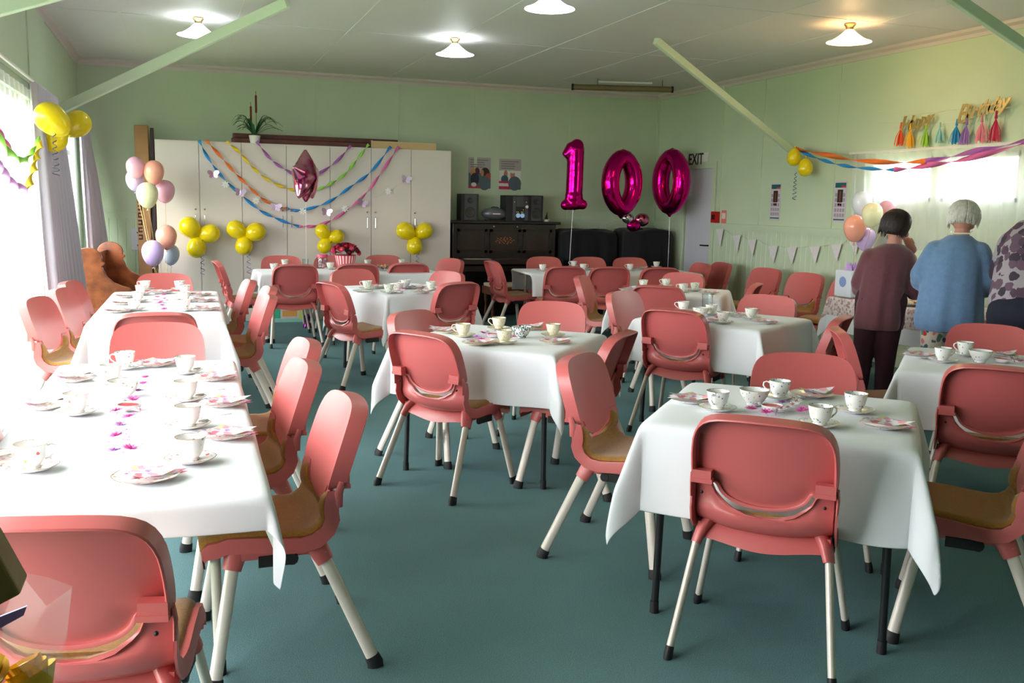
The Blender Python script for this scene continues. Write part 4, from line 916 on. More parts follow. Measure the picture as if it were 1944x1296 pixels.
b.tube([(0, 0, 0), (0, 0, -.16), (0, 0, -.28)], [.14, .09, .012], 14)
foil('star_balloon', b, mat('pink_star_foil', (205, 45, 120), .16, 1, noise=.8, nscale=9, var=(225, 170, 195), bump=.2, bscale=18), 'pink and silver foil star balloon seen edge on before the cupboards', p, .98, remesh=.012, sm=6, strings=[(0, 0, -.24), (.0, 0, -.6), (.005, 0, -p.z+.01)])
# small foil balloons on the dark drape
for (x, y, r, m, lab) in [(1192, 414, .085, mat('silver_foil', (215, 215, 218), .12, 1), 'silver foil mini balloon on the dark draped table'), (1203, 428, .10, m_mag, 'magenta foil mini balloon lying lowest on the dark draped table'), (1219, 417, .105, mat('rose_foil', (214, 120, 150), .15, 1), 'rose pink foil mini balloon, rightmost on the dark draped table')]:
    p = gy(x, y, 11.62); o = MB().ball((0, 0, 0), r, 18, 12, sc=(1, .6, .85)).build('mini_balloon', m, loc=p); tag(o, lab, 'balloon', 'foil mini balloons on the dark drape')
# ================================================================ streamers, bunting and paper decorations
def streamer(pts3, m, label, wdt=.036, turns=7, cat='streamer', grp='crepe streamers'):
    P = [Vector(p) for p in pts3]; S = []; n = len(P); m_ = 60
    for k in range(m_+1):     # Catmull-Rom
        f = k/m_*(n-1); i = min(int(f), n-2); u = f-i; p0, p1, p2, p3 = P[max(i-1, 0)], P[i], P[i+1], P[min(i+2, n-1)]
        S.append(.5*((2*p1)+(p2-p0)*u+(2*p0-5*p1+4*p2-p3)*u*u+(3*p1-p0-3*p2+p3)*u**3))
    rows = []
    for k, q in enumerate(S):
        t = (S[min(k+1, m_)]-S[max(k-1, 0)]).normalized(); a = t.cross(Vector((0, 0, 1))).normalized(); b_ = a.cross(t); an = turns*PI*k/m_; d = (b_*math.cos(an)+a*math.sin(an))*wdt/2; rows.append([q-d, q+d])
    o = MB().grid(rows).build('crepe_streamer', m); mod(o, 'SOLIDIFY', thickness=.0012); return tag(o, label, cat, grp)
def crepe(n, c): return mat('crepe_'+n, c, .85)
BL, OR, YE, GR, PU, PI_ = crepe('blue', (40, 140, 214)), crepe('orange', (238, 120, 50)), crepe('yellow', (240, 204, 50)), crepe('green', (150, 220, 90)), crepe('purple', (170, 100, 180)), crepe('pink', (226, 110, 170))
yw = lambda L: [gy(x, y, CY0-.035) for x, y in L]
streamer(yw([(378, 266), (395, 300), (424, 338), (460, 372), (495, 400), (530, 417), (568, 430)]), BL, 'blue streamer, lowest swag, left half across the cupboards'); streamer(yw([(568, 430), (600, 428), (640, 412), (690, 372), (725, 325), (757, 278)]), PI_, 'pink streamer, lowest swag, right half across the cupboards')
streamer(yw([(392, 266), (430, 310), (470, 352), (510, 385), (545, 396)]), OR, 'orange streamer falling from the upper left of the cupboards'); streamer(yw([(545, 396), (570, 399), (620, 385), (665, 355), (705, 325), (742, 278)]), BL, 'blue streamer, right half of the second swag, rising to the tan carton')
streamer(yw([(430, 268), (455, 290), (480, 318), (510, 342), (545, 358), (575, 363)]), YE, 'yellow streamer on the cupboards running to the star balloon'); streamer(yw([(575, 363), (600, 360), (625, 350), (655, 330), (680, 300), (700, 274)]), GR, 'light green streamer on the cupboards right of the star balloon')
streamer(yw([(487, 268), (510, 298), (535, 318), (565, 332), (600, 331), (640, 305), (666, 276)]), PU, 'purple streamer, topmost swag across the cupboards', turns=7)
xr = lambda L: [gx(x, y, X) for x, y, X in L]
streamer(xr([(1510, 282, 6.3), (1560, 292, 6.2), (1620, 303, 6.15), (1690, 308, 6.1), (1757, 306, 6.1)]), OR, 'orange streamer crossing above the net curtain from the right brace', .05, 3); streamer(xr([(1757, 306, 6.1), (1800, 298, 6.1), (1850, 287, 6.1), (1900, 278, 6.1), (1975, 258, 6.1)]), PU, 'purple streamer before the net curtain, reaching the right edge', .05, 2)
streamer(xr([(1510, 283, 6.3), (1560, 303, 6.2), (1620, 317, 6.15), (1697, 322, 6.1)]), BL, 'blue streamer below the orange one by the net curtain', .035, 5); streamer(xr([(1697, 322, 6.1), (1760, 314, 6.1), (1850, 298, 6.1), (1975, 262, 6.1)]), PI_, 'pink streamer before the net curtain, reaching the right edge', .05, 3)
streamer(xr([(-10, 250, -1.0), (20, 292, -.98), (46, 306, -.97), (62, 290, -.96), (77, 264, -.95)]), GR, 'light green streamer against the left grey curtain', .05, 5); streamer(xr([(52, 362, -.93), (63, 327, -.93), (71, 297, -.92), (79, 272, -.92)]), YE, 'yellow streamer hanging down the left grey curtain', .05, 4)
streamer(xr([(-15, 235, -1.0), (0, 257, -1.0), (18, 287, -1.0)]), PI_, 'short pink streamer before the glass at the left edge', .05, 3); streamer(xr([(-15, 300, -.98), (0, 316, -.98), (22, 346, -.96), (50, 361, -.94)]), crepe('lilac', (214, 160, 226)), 'lilac streamer before the glass at the left edge', .05, 5)
m_bf = mat('pink_holographic', (226, 170, 196), .2, .6, noise=.5, nscale=40, var=(180, 190, 220)); m_daisy = mat('white_felt', (244, 244, 242), .8)
def butterfly_mesh():
    b = MB()
    for s in (-1, 1):
        for (cx, cz, rx, rz, tilt) in ((.034, .020, .036, .026, .6), (.026, -.018, .024, .019, -.5)):
            c = [(cx+rx*math.cos(a)*math.cos(tilt)-rz*math.sin(a)*math.sin(tilt), cz+rx*math.cos(a)*math.sin(tilt)+rz*math.sin(a)*math.cos(tilt)) for a in [2*PI*k/12 for k in range(12)]]
            b.prism([(s*x, z) for x, z in c], lambda x, z, d: (x, d-abs(x)*.35, z), .0015)
    b.tube([(0, -.002, -.035), (0, -.002, .035)], [.002, .004], 6); return b.mesh('paper_butterfly', m_bf)
def daisy_mesh():
    b = MB()
    for k in range(7):
        a = 2*PI*k/7; c = [(.026*math.cos(a)+.017*math.cos(q)*math.cos(a)-.009*math.sin(q)*math.sin(a), .026*math.sin(a)+.017*math.cos(q)*math.sin(a)+.009*math.sin(q)*math.cos(a)) for q in [2*PI*i/10 for i in range(10)]]; b.prism(c, lambda x, z, d: (x, d, z), .003)
    b.lathe([(0, 0), (.012, 0), (.012, .006), (0, .006)], 10); b.v = b.v; return b.mesh('felt_daisy', m_daisy)
BFM, DSM = butterfly_mesh(), daisy_mesh(); path = []
for k, (kind, x, y) in enumerate([('b', 405, 331), ('d', 428, 350), ('b', 456, 366), ('d', 486, 381), ('b', 524, 394), ('d', 574.5, 401), ('b', 620, 403), ('d', 655, 396), ('b', 688, 386), ('d', 737, 363), ('b', 771, 341)]):
    p = gy(x, y, CY0-.062); path.append(p+Vector((0, .02, 0))); o = mobj('paper_butterfly' if kind == 'b' else 'felt_daisy', BFM if kind == 'b' else DSM, loc=p)
    o.rotation_euler = (0, random.uniform(-.5, .5), 0)
    side = ['leftmost', 'leftmost', 'second', 'second', 'third', 'third', 'fourth', 'fourth', 'fifth', 'rightmost', 'rightmost'][k]
    tag(o, f"{side} of the pink shiny butterflies strung across the cupboards" if kind == 'b' else f"{side} of the white felt daisies strung across the cupboards", 'butterfly' if kind == 'b' else 'daisy', 'butterflies on the cupboards' if kind == 'b' else 'daisies on the cupboards')
o = MB().tube([gy(394, 318, CY0-.04)]+path+[gy(789, 322, CY0-.04)], .0012, 5).build('garland_thread', m_tail); tag(o, 'thin thread carrying the butterflies and daisies', 'thread')
# bunting
m_lace = mat('lace_white', (226, 222, 224), .8, noise=.12, nscale=90)
bt = thing('lace_bunting', 'string of white lace pennants along the right wall boarding', 'bunting', (0, 0, 0)); tops = []
for k, (x, y, dx) in enumerate([(1366, 435, 12), (1398, 447, 13), (1427, 455, 14), (1467, 467, 16), (1502, 470, 17), (1546, 468, 18), (1587, 464, 18), (1622, 452, 20)]):
    a = gx(x-dx/2, y, XR-.04); c = gx(x+dx/2+2, y-1, XR-.04); tip = gx(x, y+33, XR-.05); tops += [a, c]
    b = MB(); b.prism([(a.y, a.z), (c.y, c.z), (tip.y, tip.z)], lambda u, v, d: (XR-.04-d, u, v), .003); b.build('pennant', m_lace, bt, smooth=False)
MB().tube([(XR-.03, 10.62, 1.23)]+[tuple(q) for q in tops]+[(XR-.04, 7.4, 1.2)], .002, 5).build('string', m_tail, bt)
# happy birthday banner
m_gold = mat('gold_mirror', (236, 200, 130), .3, .9)
def text_obj(txt, name, size, m, parent=None, off=0, ext=.002, shear=0, align='CENTER'):
    cu = bpy.data.curves.new(name, 'FONT'); cu.body = txt; cu.size = size; cu.extrude = ext; cu.offset = off; cu.shear = shear; cu.align_x = align; cu.align_y = 'CENTER'
    tmp = bpy.data.objects.new('tmp', cu); COL.objects.link(tmp); dg = bpy.context.evaluated_depsgraph_get(); dg.update(); me = bpy.data.meshes.new_from_object(tmp.evaluated_get(dg)); bpy.data.objects.remove(tmp); me.materials.clear(); me.materials.append(m)
    o = bpy.data.objects.new(name, me); COL.objects.link(o)
    if parent: o.parent = parent
    return o
hb = thing('birthday_banner', 'gold mirror letters reading Happy Birthday strung on the right wall', 'banner', (0, 0, 0))
def wall_text(txt, p0, p1, size, parent, m, off=.05):
    n = len(txt)
    for k, ch in enumerate(txt):
        f = (k+.5)/n; p = Vector(p0).lerp(Vector(p1), f); o = text_obj(ch, 'letter', size*(1.3 if ch.isupper() else 1), m, parent, .004, .003, .35); o.location = p; o.rotation_euler = (PI/2, 0, -PI/2); 
X0 = XR-.06
wall_text('Happy', gx(1713, 240, X0), gx(1769, 222, X0), .165, hb, m_gold); wall_text('Birthday', gx(1820, 220, X0), gx(1912, 192, X0), .175, hb, m_gold)
MB().tube([gx(1667, 211, X0), gx(1712, 216, X0), gx(1770, 214, X0), gx(1820, 207, X0), gx(1912, 185, X0), gx(1975, 158, X0)], .0015, 5).build('string', m_tail, hb)
tb = thing('tassel_garland', 'garland of eight coloured paper tassels above the net curtain', 'garland', (0, 0, 0))
MB().tube([gx(1665, 230, X0), gx(1712, 236, X0), gx(1770, 236, X0), gx(1820, 230, X0), gx(1912, 205, X0), gx(1975, 183, X0)], .0015, 5).build('string', m_tail, tb)
for (x, y, yb, c, n) in [(1711, 234, 278, (236, 92, 40), 'orange'), (1729, 236, 282, (240, 176, 40), 'amber'), (1759, 236, 280, (150, 200, 60), 'lime'), (1785, 234, 272, (150, 206, 204), 'aqua'), (1817, 228, 275, (40, 140, 200), 'blue'), (1836, 226, 276, (150, 110, 190), 'purple'), (1865, 220, 273, (226, 130, 150), 'rose'), (1892, 212, 271, (200, 30, 80), 'crimson')]:
    a = gx(x, y, X0); e = gx(x-6, yb, X0); b = MB(); L = a.z-e.z; rnd = random.Random(x)
    b.tube([a+Vector((0, 0, .01)), a-Vector((0, 0, L*.22))], [.006, .012], 8)
    for k in range(34):
        s = Vector((rnd.gauss(0, .010), rnd.gauss(0, .030), 0)); q = a-Vector((0, 0, L*.2)); r_ = q+s-Vector((0, 0, L*.8*rnd.uniform(.8, 1))); md = q.lerp(r_, .5)+s*.25; w_ = Vector((0, .004, 0)); b.grid([[q-w_*.5, q+w_*.5], [md-w_, md+w_], [r_-w_, r_+w_]])
    o = b.build('tassel', mat('tissue_'+n, c, .8), tb); o['label'] = n+' tissue tassel'
# exit sign, alarm, calendars, posters
m_white = mat('sign_white', (222, 222, 214), .5); m_blk = mat('sign_black', (34, 34, 34), .6)
es = thing('exit_sign', 'white sign with black letters EXIT above the grey door', 'sign', (XR-.012, 11.23, 2.085), 0)
MB().bb(-.006, .006, -.30, .30, -.085, .085).build('sign_board', m_white, es, smooth=False)
o = text_obj('EXIT', 'lettering', .205, m_blk, es, .003, .001); o.location = (-.0085, 0, -.0); o.rotation_euler = (PI/2, 0, -PI/2); o.scale = (.92, 1, 1)
al = thing('fire_alarm', 'red fire alarm call point on the right wall beside the door', 'alarm', gx(1358, 412, XR-.03))
MB().bb(-.03, .03, -.06, .06, -.07, .07).build('alarm_box', mat('alarm_red', (180, 24, 30), .35), al, smooth=False); MB().bb(-.036, -.03, -.03, .03, -.03, .03).build('button', mat('alarm_dark', (60, 14, 16), .4), al, smooth=False)
p = gx(1374, 412, XR-.006); o = MB().bb(-.002, .002, -.055, .055, -.085, .085).build('fire_notice', [mat('notice_pink', (226, 130, 120), .6)], loc=p, smooth=False); MB().bb(-.003, -.002, -.04, .04, -.02, .05).build('printed_panel', m_white, o, smooth=False); tag(o, 'small red and white fire notice beside the alarm', 'sign')
m_teal = mat('print_teal', (20, 96, 100), .6); m_ddark = mat('print_dark', (48, 24, 20), .6); m_pinkp = mat('print_pink', (214, 140, 160), .6); m_gp = mat('print_grey', (160, 150, 166), .7); m_redp = mat('print_red', (190, 50, 80), .6); m_pp = mat('paper_lilac_white', (206, 196, 208), .6); m_skin0 = mat('print_brown', (120, 70, 50), .6)
for (x0, x1, y0, y1, lab) in [(1457, 1487, 350, 416, 'printed calendar poster left of the second one on the right wall'), (1577, 1612, 348, 418, 'printed calendar poster nearest the net curtain on the right wall')]:
    a = gx(x0+2, y0, XR-.004); c = gx(x1-2, y1, XR-.004); yc = (a.y+c.y)/2; w_ = .17; t = thing('calendar_poster', lab, 'poster', (XR-.003, yc, (a.z+c.z)/2), 0, 'calendar posters on the right wall'); h = .385/2*1.0
    MB().bb(-.0015, .0015, -w_/2-.012, w_/2+.012, -h-.02, h+.02).build('sheet', m_pp, t, smooth=False)
    b = MB(); b.bb(-.003, -.0015, -w_/2, w_/2, h-.05, h, 0).bb(-.0035, -.003, -w_/2, -w_/2+.07, h-.05, h-.03, 3).bb(-.003, -.0015, -.042, .042, h-.20, h-.07, 1).bb(-.0035, -.003, -.012, .012, h-.19, h-.09, 4).bb(-.003, -.0015, -w_/2, w_/2, -h, -h+.015, 0).bb(-.003, -.0015, -.03, .03, h-.235, h-.21, 3)
    for i in range(4):
        for j in range(5):
            yy = -w_/2+.022+i*.042; zz = -h+.035+j*.052
            if abs(yy) < .05 and zz > h-.24: continue
            b.bb(-.003, -.0015, yy-.015, yy+.015, zz, zz+.036, 2)
    b.build('print', [m_teal, m_ddark, m_gp, m_redp, m_skin0], t, smooth=False)
m_navy = mat('print_navy', (34, 40, 56), .6); m_skin1 = mat('print_skin', (190, 130, 100), .6); m_maroon = mat('print_maroon', (90, 30, 44), .6); m_slate = mat('print_slate', (84, 100, 110), .6); m_oran = mat('print_orange', (190, 70, 40), .6); m_posg = mat('poster_grey', (176, 170, 168), .6); m_txt = mat('print_text', (130, 124, 124), .7); m_hair = mat('print_hair', (60, 40, 36), .7); m_wht = mat('print_white', (226, 222, 220), .6); m_cyan = mat('print_cyan', (60, 100, 110), .6)
def oval(cx, cz, rx, rz): return [(cx+rx*math.cos(2*PI*k/14), cz+rz*math.sin(2*PI*k/14)) for k in range(14)]
for (x0, x1, y0, y1, lab, kind) in [(890, 931, 298, 358, 'poster of two people talking over a cup, left above the stereo', 0), (948, 988, 301, 360, 'poster of two white haired people, right above the stereo', 1)]:
    a = gy(x0, y0, YB-.006); c = gy(x1, y1, YB-.006); W, Hh = c.x-a.x, a.z-c.z; t = thing('wall_poster', lab, 'poster', (a.x, YB-.006, c.z), 0, 'posters above the stereo')
    MB().bb(0, W, -.0015, .0015, 0, Hh).build('sheet', m_posg, t, smooth=False); b = MB(); L = [0]
    def sh(poly, mi): L[0] += 1; b.prism([(u*W, v*Hh) for u, v in poly], lambda x, z, d: (x, -.0015-L[0]*.00012-d, z), .0002, mi)
    R_ = lambda a, c, d, e: [(a, d), (c, d), (c, e), (a, e)]
    for k, wv in enumerate((.8, .62, .66, .6)): sh(R_(.08, .08+wv, .9-k*.075, .93-k*.075), 0)
    if kind == 0:
        sh(R_(0, 1, 0, .5), 1); sh(oval(.38, .55, .12, .12), 3); sh(oval(.2, .5, .12, .12), 2); sh(oval(.2, .6, .1, .06), 7); sh(oval(.28, .3, .2, .2), 5); sh(oval(.75, .52, .2, .16), 4); sh(oval(.62, .5, .07, .11), 2); sh(oval(.88, .38, .12, .12), 6); sh(oval(.72, .18, .28, .24), 8); sh(R_(0, .5, 0, .08), 9); sh(oval(.24, .12, .12, .07), 10)
    else:
        sh(R_(0, 1, 0, .62), 10); sh(oval(.3, .5, .09, .13), 2); sh(oval(.62, .48, .11, .14), 2); sh(oval(.62, .58, .1, .05), 10); sh(oval(.26, .33, .17, .14), 11); sh(oval(.72, .2, .3, .24), 8); sh(R_(.45, 1, 0, .2), 8); sh(R_(0, .45, .2, .27), 9); sh(R_(0, .5, 0, .1), 9); sh(oval(.2, .15, .14, .05), 10)
    b.build('print', [m_txt, m_slate, m_skin1, m_maroon, m_hair, m_navy, m_oran, mat('print_blond', (196, 150, 90), .6), m_slate, m_redp, m_wht, m_cyan], t, smooth=False)
# projector screen case near the ceiling
a, c = gz(1087, 165, 2.91), gz(1276, 170, 2.91); s = thing('projector_screen', 'rolled projector screen case hung under the ceiling in the back right', 'screen', (0, 0, 0)); d = (c-a).normalized()
MB().tube([a, c], .036, 16).build('case', mat('olive_brown_case', (120, 104, 74), .4), s); 
for q in (a, c): MB().tube([q-d*.012, q+d*.012], .040, 16).build('end_cap', m_rub, s)
MB().box(tuple((a+c)/2+Vector((.08, .1, .085))), ((c-a).length*.55, .02, .02), rz=math.atan2(d.y, d.x)).build('hanging_bar', m_alu, s, smooth=False)
for f in (.25, .9):
    q = a.lerp(c, f); MB().tube([q, (q.x, q.y, ZC)], .004, 6).build('hook', m_rub, s)
# ================================================================ piano corner
m_pno = mat('dark_walnut', (30, 18, 15), .35, noise=.5, nscale=8, coat=.2); m_pno2 = mat('walnut_panel', (44, 25, 20), .4, noise=.4, nscale=5, coat=.2)
PX0, PX1 = 3.30, 4.72; t = thing('upright_piano', 'dark walnut upright piano with inlaid panels beside the cupboards', 'piano', (0, 0, 0))
b = MB(); b.bb(PX0, PX1, 11.85, 12.31, .03, 1.20); b.bb(PX0, PX0+.05, 11.55, 11.86, .0, .76).bb(PX1-.05, PX1, 11.55, 11.86, 0, .76); b.bb(PX0, PX1, 11.53, 11.86, .60, .70); o = b.build('case', m_pno, t, smooth=False); mod(o, 'BEVEL', width=.006, segments=2)
o = MB().bb(PX0-.05, PX1+.05, 11.79, 12.33, 1.20, 1.235).build('top_lid', m_pno, t, smooth=False); mod(o, 'BEVEL', width=.01, segments=2)
for x0, x1 in ((PX0+.06, PX0+.46), (PX0+.50, PX0+.92), (PX0+.96, PX1-.06)):
    f = MB(); fw_ = .035; z0, z1 = .82, 1.13; f.bb(x0, x1, 11.832, 11.85, z0, z0+fw_).bb(x0, x1, 11.832, 11.85, z1-fw_, z1).bb(x0, x0+fw_, 11.832, 11.85, z0, z1).bb(x1-fw_, x1, 11.832, 11.85, z0, z1); q = f.build('panel_frame', m_pno, t, smooth=False); MB().bb(x0+fw_, x1-fw_, 11.842, 11.85, z0+fw_, z1-fw_).build('panel', m_pno2, q, smooth=False)
b = MB(); m_inl = mat('marquetry_inlay', (180, 100, 50), .5)
for k in range(26):
    a = k*2.4; r = .012*math.sqrt(k)*1.0; cx, cz = PX0+.71+(r*math.cos(a)*2.2), .985+r*math.sin(a)*.8; b.prism(oval(cx, cz, .009, .006), lambda x, z, d: (x, 11.840-d, z), .001)
b.build('inlay', m_inl, t, smooth=False)
o = MB().bb(PX0+.05, PX1-.05, 11.53, 11.84, .72, .75).bb(PX0+.05, PX1-.05, 11.53, 11.56, .66, .75).build('keyboard_lid', m_pno2, t, smooth=False); mod(o, 'BEVEL', width=.012, segments=3)
for x in (PX0+.55, PX0+.87): MB().ball((x, 11.83, 1.165), .012, 10, 8).tube([(x, 11.83, 1.165), (x, 11.80, 1.16)], .004, 6).build('candle_sconce', mat('sconce_brass', (230, 190, 110), .2, 1), t)
for x in (PX0+.07, PX1-.07): MB().tube([(x, 11.58, .6), (x, 11.58, .5), (x, 11.58, .3), (x, 11.58, .1), (x, 11.58, 0)], [.035, .022, .034, .02, .035], 14).build('leg', m_pno, t)
o = MB().bb(PX0+.12, PX0+.45, 11.60, 11.75, .752, .757).build('sheet_music', m_posg, smooth=False); tag(o, 'sheets of paper lying on the closed piano lid', 'paper')
m_spk = mat('speaker_black', (28, 30, 34), .5); m_cone = mat('speaker_cone', (58, 56, 54), .5); m_dkgrey = mat('stereo_grey', (74, 76, 82), .35, .2)
PT = 1.235
for x0, x1, lab in ((3.42, 3.65, 'black loudspeaker at the left end of the piano top'), (4.34, 4.54, 'black loudspeaker right of the mini stereo on the piano')):
    t = thing('loudspeaker', lab, 'speaker', ((x0+x1)/2, 11.97, PT), 0, 'loudspeakers on the piano'); w_ = x1-x0; MB().bb(-w_/2, w_/2, -.09, .13, 0, .34).build('cabinet', m_spk, t, smooth=False); MB().bb(-w_*.32, w_*.38, -.097, -.09, .01, .33).build('front_baffle', m_dkgrey, t, smooth=False)
    for z, r in ((.105, .062), (.255, .036)):
        b = MB(); b.lathe([(0, .004), (r*.35, .004), (r*.4, 0), (r*.8, .008), (r, .010), (r*1.08, .006), (r*1.1, 0)], 24); b.v = [(x, -.097-zz, y+z) for x, y, zz in b.v]; b.build('cone', m_cone, t)
t = thing('portable_cd_player', 'rounded silver portable cd player between speaker and stereo', 'stereo', (3.90, 11.98, PT))
o = MB().ball((0, 0, .09), .085, 24, 12, sc=(2.15, 1.1, .95)).build('body', mat('silver_grey_plastic', (112, 116, 122), .3, .4), t); MB().bb(-.05, .05, -.10, -.088, .085, .098).build('display', m_wht, t, smooth=False); MB().bb(-.12, .12, -.05, .05, -.0, .014).build('feet', m_rub, t, smooth=False); MB().tube([(-.05, -.02, .17), (-.03, -.02, .178), (.03, -.02, .178), (.05, -.02, .17)], .006, 8).build('handle', m_rub, t)
t = thing('mini_stereo', 'black mini stereo tower with lit display on the piano', 'stereo', (4.20, 11.98, PT)); o = MB().bb(-.17, .15, -.08, .16, 0, .335).build('body', m_spk, t, smooth=False); MB().bb(-.075, -.035, -.088, -.08, .01, .32).bb(.09, .145, -.088, -.08, .01, .32).build('side_panel', m_dkgrey, t, smooth=False)
MB().bb(-.03, .085, -.086, -.08, .19, .32).build('tape_deck', m_dkgrey, t, smooth=False)
for x in (.0, .06): MB().lathe([(0, 0), (.03, 0), (.03, .004), (0, .004)], 20).build('disc_window', mat('disc_glow', (150, 180, 220), .3, emit=.25), t).matrix_local = Matrix.Translation((x, -.085, .075))@Matrix.Rotation(PI/2, 4, 'X')
for x, z in ((-.02, .12), (.0, .12), (.045, .12), (.065, .12), (.07, .15), (-.055, .25), (.11, .25)): MB().ball((x, -.088, z), .006, 6, 4).build('button', mat('lit_button', (214, 214, 90), .4, emit=.3), t)
MB().tube([(.118, -.088, .19), (.118, -.10, .19)], .02, 14).build('volume_knob', m_alu, t)
t = thing('figurine_dish', 'small white dish holding a dark figure at the right end of the piano', 'ornament', (4.62, 11.95, PT)); MB().lathe([(0, 0), (.04, 0), (.05, .03), (.046, .03), (0, .012)], 18).build('dish', m_wht, t); MB().tube([(0, 0, .02), (0, 0, .05), (.004, 0, .09), (.01, 0, .12)], [.022, .018, .008, .004], 10).build('figure', m_rub, t)
t = thing('piano_stool', 'brown wooden piano stool with cream seat before the piano', 'stool', (3.85, 11.10, 0)); MB().bb(-.32, .32, -.18, .18, .36, .45).build('seat_box', mat('stool_wood', (110, 62, 40), .4, noise=.3, nscale=8), t, smooth=False); o = MB().bb(-.31, .31, -.17, .17, .45, .49).build('cushion', mat('cream_cushion', (196, 178, 150), .8), t, smooth=False); mod(o, 'BEVEL', width=.015, segments=3)
for sx in (-1, 1):
    for sy in (-1, 1): MB().tube([(sx*.28, sy*.14, .36), (sx*.28, sy*.14, .28), (sx*.28, sy*.14, .24), (sx*.28, sy*.14, .12), (sx*.28, sy*.14, 0)], [.025, .022, .012, .022, .014], 12).build('leg', mat('stool_wood', (110, 62, 40), .4), t)
m_drape = mat('navy_drape', (12, 13, 20), .9, sheen=.1)
def draped(x0, x1, y0, y1, h, label, seed, sag=.05):
    rnd = random.Random(seed); ph = rnd.uniform(0, 6); n = 96; rings = []; cx, cy = (x0+x1)/2, (y0+y1)/2; hx, hy = (x1-x0)/2, (y1-y0)/2
    def ring(s, z, am):
        r = []
        for k in range(n):
            a = 2*PI*k/n; c, d = math.cos(a), math.sin(a); e = 5; u = 1/((abs(c)**e+abs(d)**e)**(1/e)); w_ = am*math.sin(k*2*PI*11/n+ph)+am*.6*math.sin(k*2*PI*17/n+2*ph); r.append((cx+(hx*s+w_)*c*u, cy+(hy*s+w_)*d*u, z+(sag*math.sin(a*3+ph)*.3 if z > h-.1 else 0)))
        return r
    for s, z, am in ((.01, h, 0), (.4, h+.004, 0), (.8, h-.002, 0), (.93, h-.015, .0), (.985, h-.06, .004), (1.0, h*.75, .012), (1.02, h*.4, .02), (1.04, .01, .026)): rings.append(ring(s, z, am))
    b = MB()
    for a, c in zip(rings, rings[1:]): b.add(a+c, [(i, (i+1) % n, (i+1) % n+n, i+n) for i in range(n)])
    o = b.build('draped_cover', m_drape, ang=80); tag(o, label, 'cover', 'dark draped furniture')
draped(4.80, 5.62, 11.72, 12.28, 1.13, 'dark navy cloth draped over furniture right of the piano', 1); draped(5.66, 6.36, 11.52, 12.2, 1.155, 'dark navy cloth draped over furniture in the back right corner', 2)
# ================================================================ pew
m_oak = mat('pew_oak', (160, 90, 52), .34, noise=.3, nscale=9, var=(112, 58, 32), coat=.3)
pw = thing('church_pew', 'short oak church pew with scrolled ends by the left windows', 'pew', (-.985, 10.05, 0), math.radians(-5)); pw.scale = (1.15, 1, .94)
def pew_end(y, name):
    pts = [(0, 0), (.46, 0), (.46, .50)]
    pts += [(.46, .56), (.44, .60), (.38, .62), (.31, .66), (.26, .72), (.235, .79)]
    pts += [(.225, .82), (.245, .835), (.25, .86)]
    c, r = (.115, .90), .115
    for k in range(13): a = math.radians(-15+k*16); pts.append((c[0]+r*math.cos(a), c[1]+r*math.sin(a)))
    b = MB().prism(pts, lambda x, z, d: (x, y+d, z), .045); o = b.build(name, m_oak, pw, smooth=False); mod(o, 'BEVEL', width=.008, segments=2); return o
pew_end(0, 'pew_end'); pew_end(1.35, 'pew_end')
MB().bb(.04, .075, .045, 1.35, .40, .90).bb(.035, .09, .045, 1.35, .88, .92).bb(.075, .082, .6, .66, .46, .86).build('pew_back', m_oak, pw, smooth=False); MB().bb(.05, .45, .045, 1.35, .42, .45).build('seat_board', m_oak, pw, smooth=False)
# gift bag and weight under the flower table
p = gz(550, 612); t = thing('gift_bag', 'pale green and yellow gift bag with a cake picture under the flower table', 'bag', (p.x, 11.62, 0)); MB().bb(-.18, .18, -.05, .05, 0, .34).build('bag_body', mat('gift_bag_aqua', (160, 222, 214), .5), t, smooth=False)
MB().bb(-.10, .11, -.053, -.05, .04, .22, 0).bb(-.08, .09, -.055, -.053, .07, .14, 1).bb(-.18, -.11, -.053, -.05, .05, .32, 2).bb(.11, .18, -.053, -.05, .03, .3, 3).build('cake_print', [m_wht, mat('cake_orange', (240, 176, 90), .6), mat('balloon_green', (70, 200, 150), .6), mat('balloon_lime', (214, 230, 110), .6)], t, smooth=False)
p = gz(584, 622); o = MB().lathe([(0, 0), (.05, 0), (.042, .05), (.015, .075), (.03, .10), (.035, .14), (.015, .16), (0, .165)], 16, wob=lambda a, z: .12*math.sin(a*5)).build('balloon_weight', mat('purple_foil', (140, 60, 150), .15, 1), loc=p); tag(o, 'small purple foil balloon weight on the carpet under the flower table', 'weight')
# ================================================================ food table
lt = table('folding table under lace at the right wall with food, behind the standing people', TLG, 5.72, 5.95, .70, 1.95, 0, m_greyleg, inset=.1)
cloth('white under cloth hanging low on the food table by the right wall', 5.72, 5.95, .70, 1.95, 0, .30, .30, seed=31, wav=.6)
m_lacec = pattern_mat('lace_overlay', (216, 204, 202), [(170, 140, 136), (190, 160, 156), (206, 190, 188)], 42, .55, .85, .8)
o = cloth('lace overlay with scalloped floral pattern on the food table', 5.72, 5.95, .71, 1.96, 0, .17, .17, seed=32, wav=.5, name='lace_overlay', m=m_lacec, z=TZ+.004, group='lace overlays')
t = thing('cake_stand', 'two tier cake stand with pastries between the two standing people', 'cake stand', (5.52, 5.62, .73))
MB().lathe([(0, 0), (.06, 0), (.055, .012), (.012, .03), (.010, .10), (.0, .10)], 20).tube([(0, 0, .1), (0, 0, .26)], .006, 8).build('stem', m_brass, t)
for z, r in ((.06, .15), (.20, .11)): MB().lathe([(0, z), (r*.7, z), (r, z+.012), (r, z+.016), (r*.7, z+.004), (0, z+.004)], 30).build('tier', CHINA['white'], t)
m_cr = mat('pastry', (206, 150, 90), .7); m_tom = mat('tomato_red', (206, 60, 40), .35)
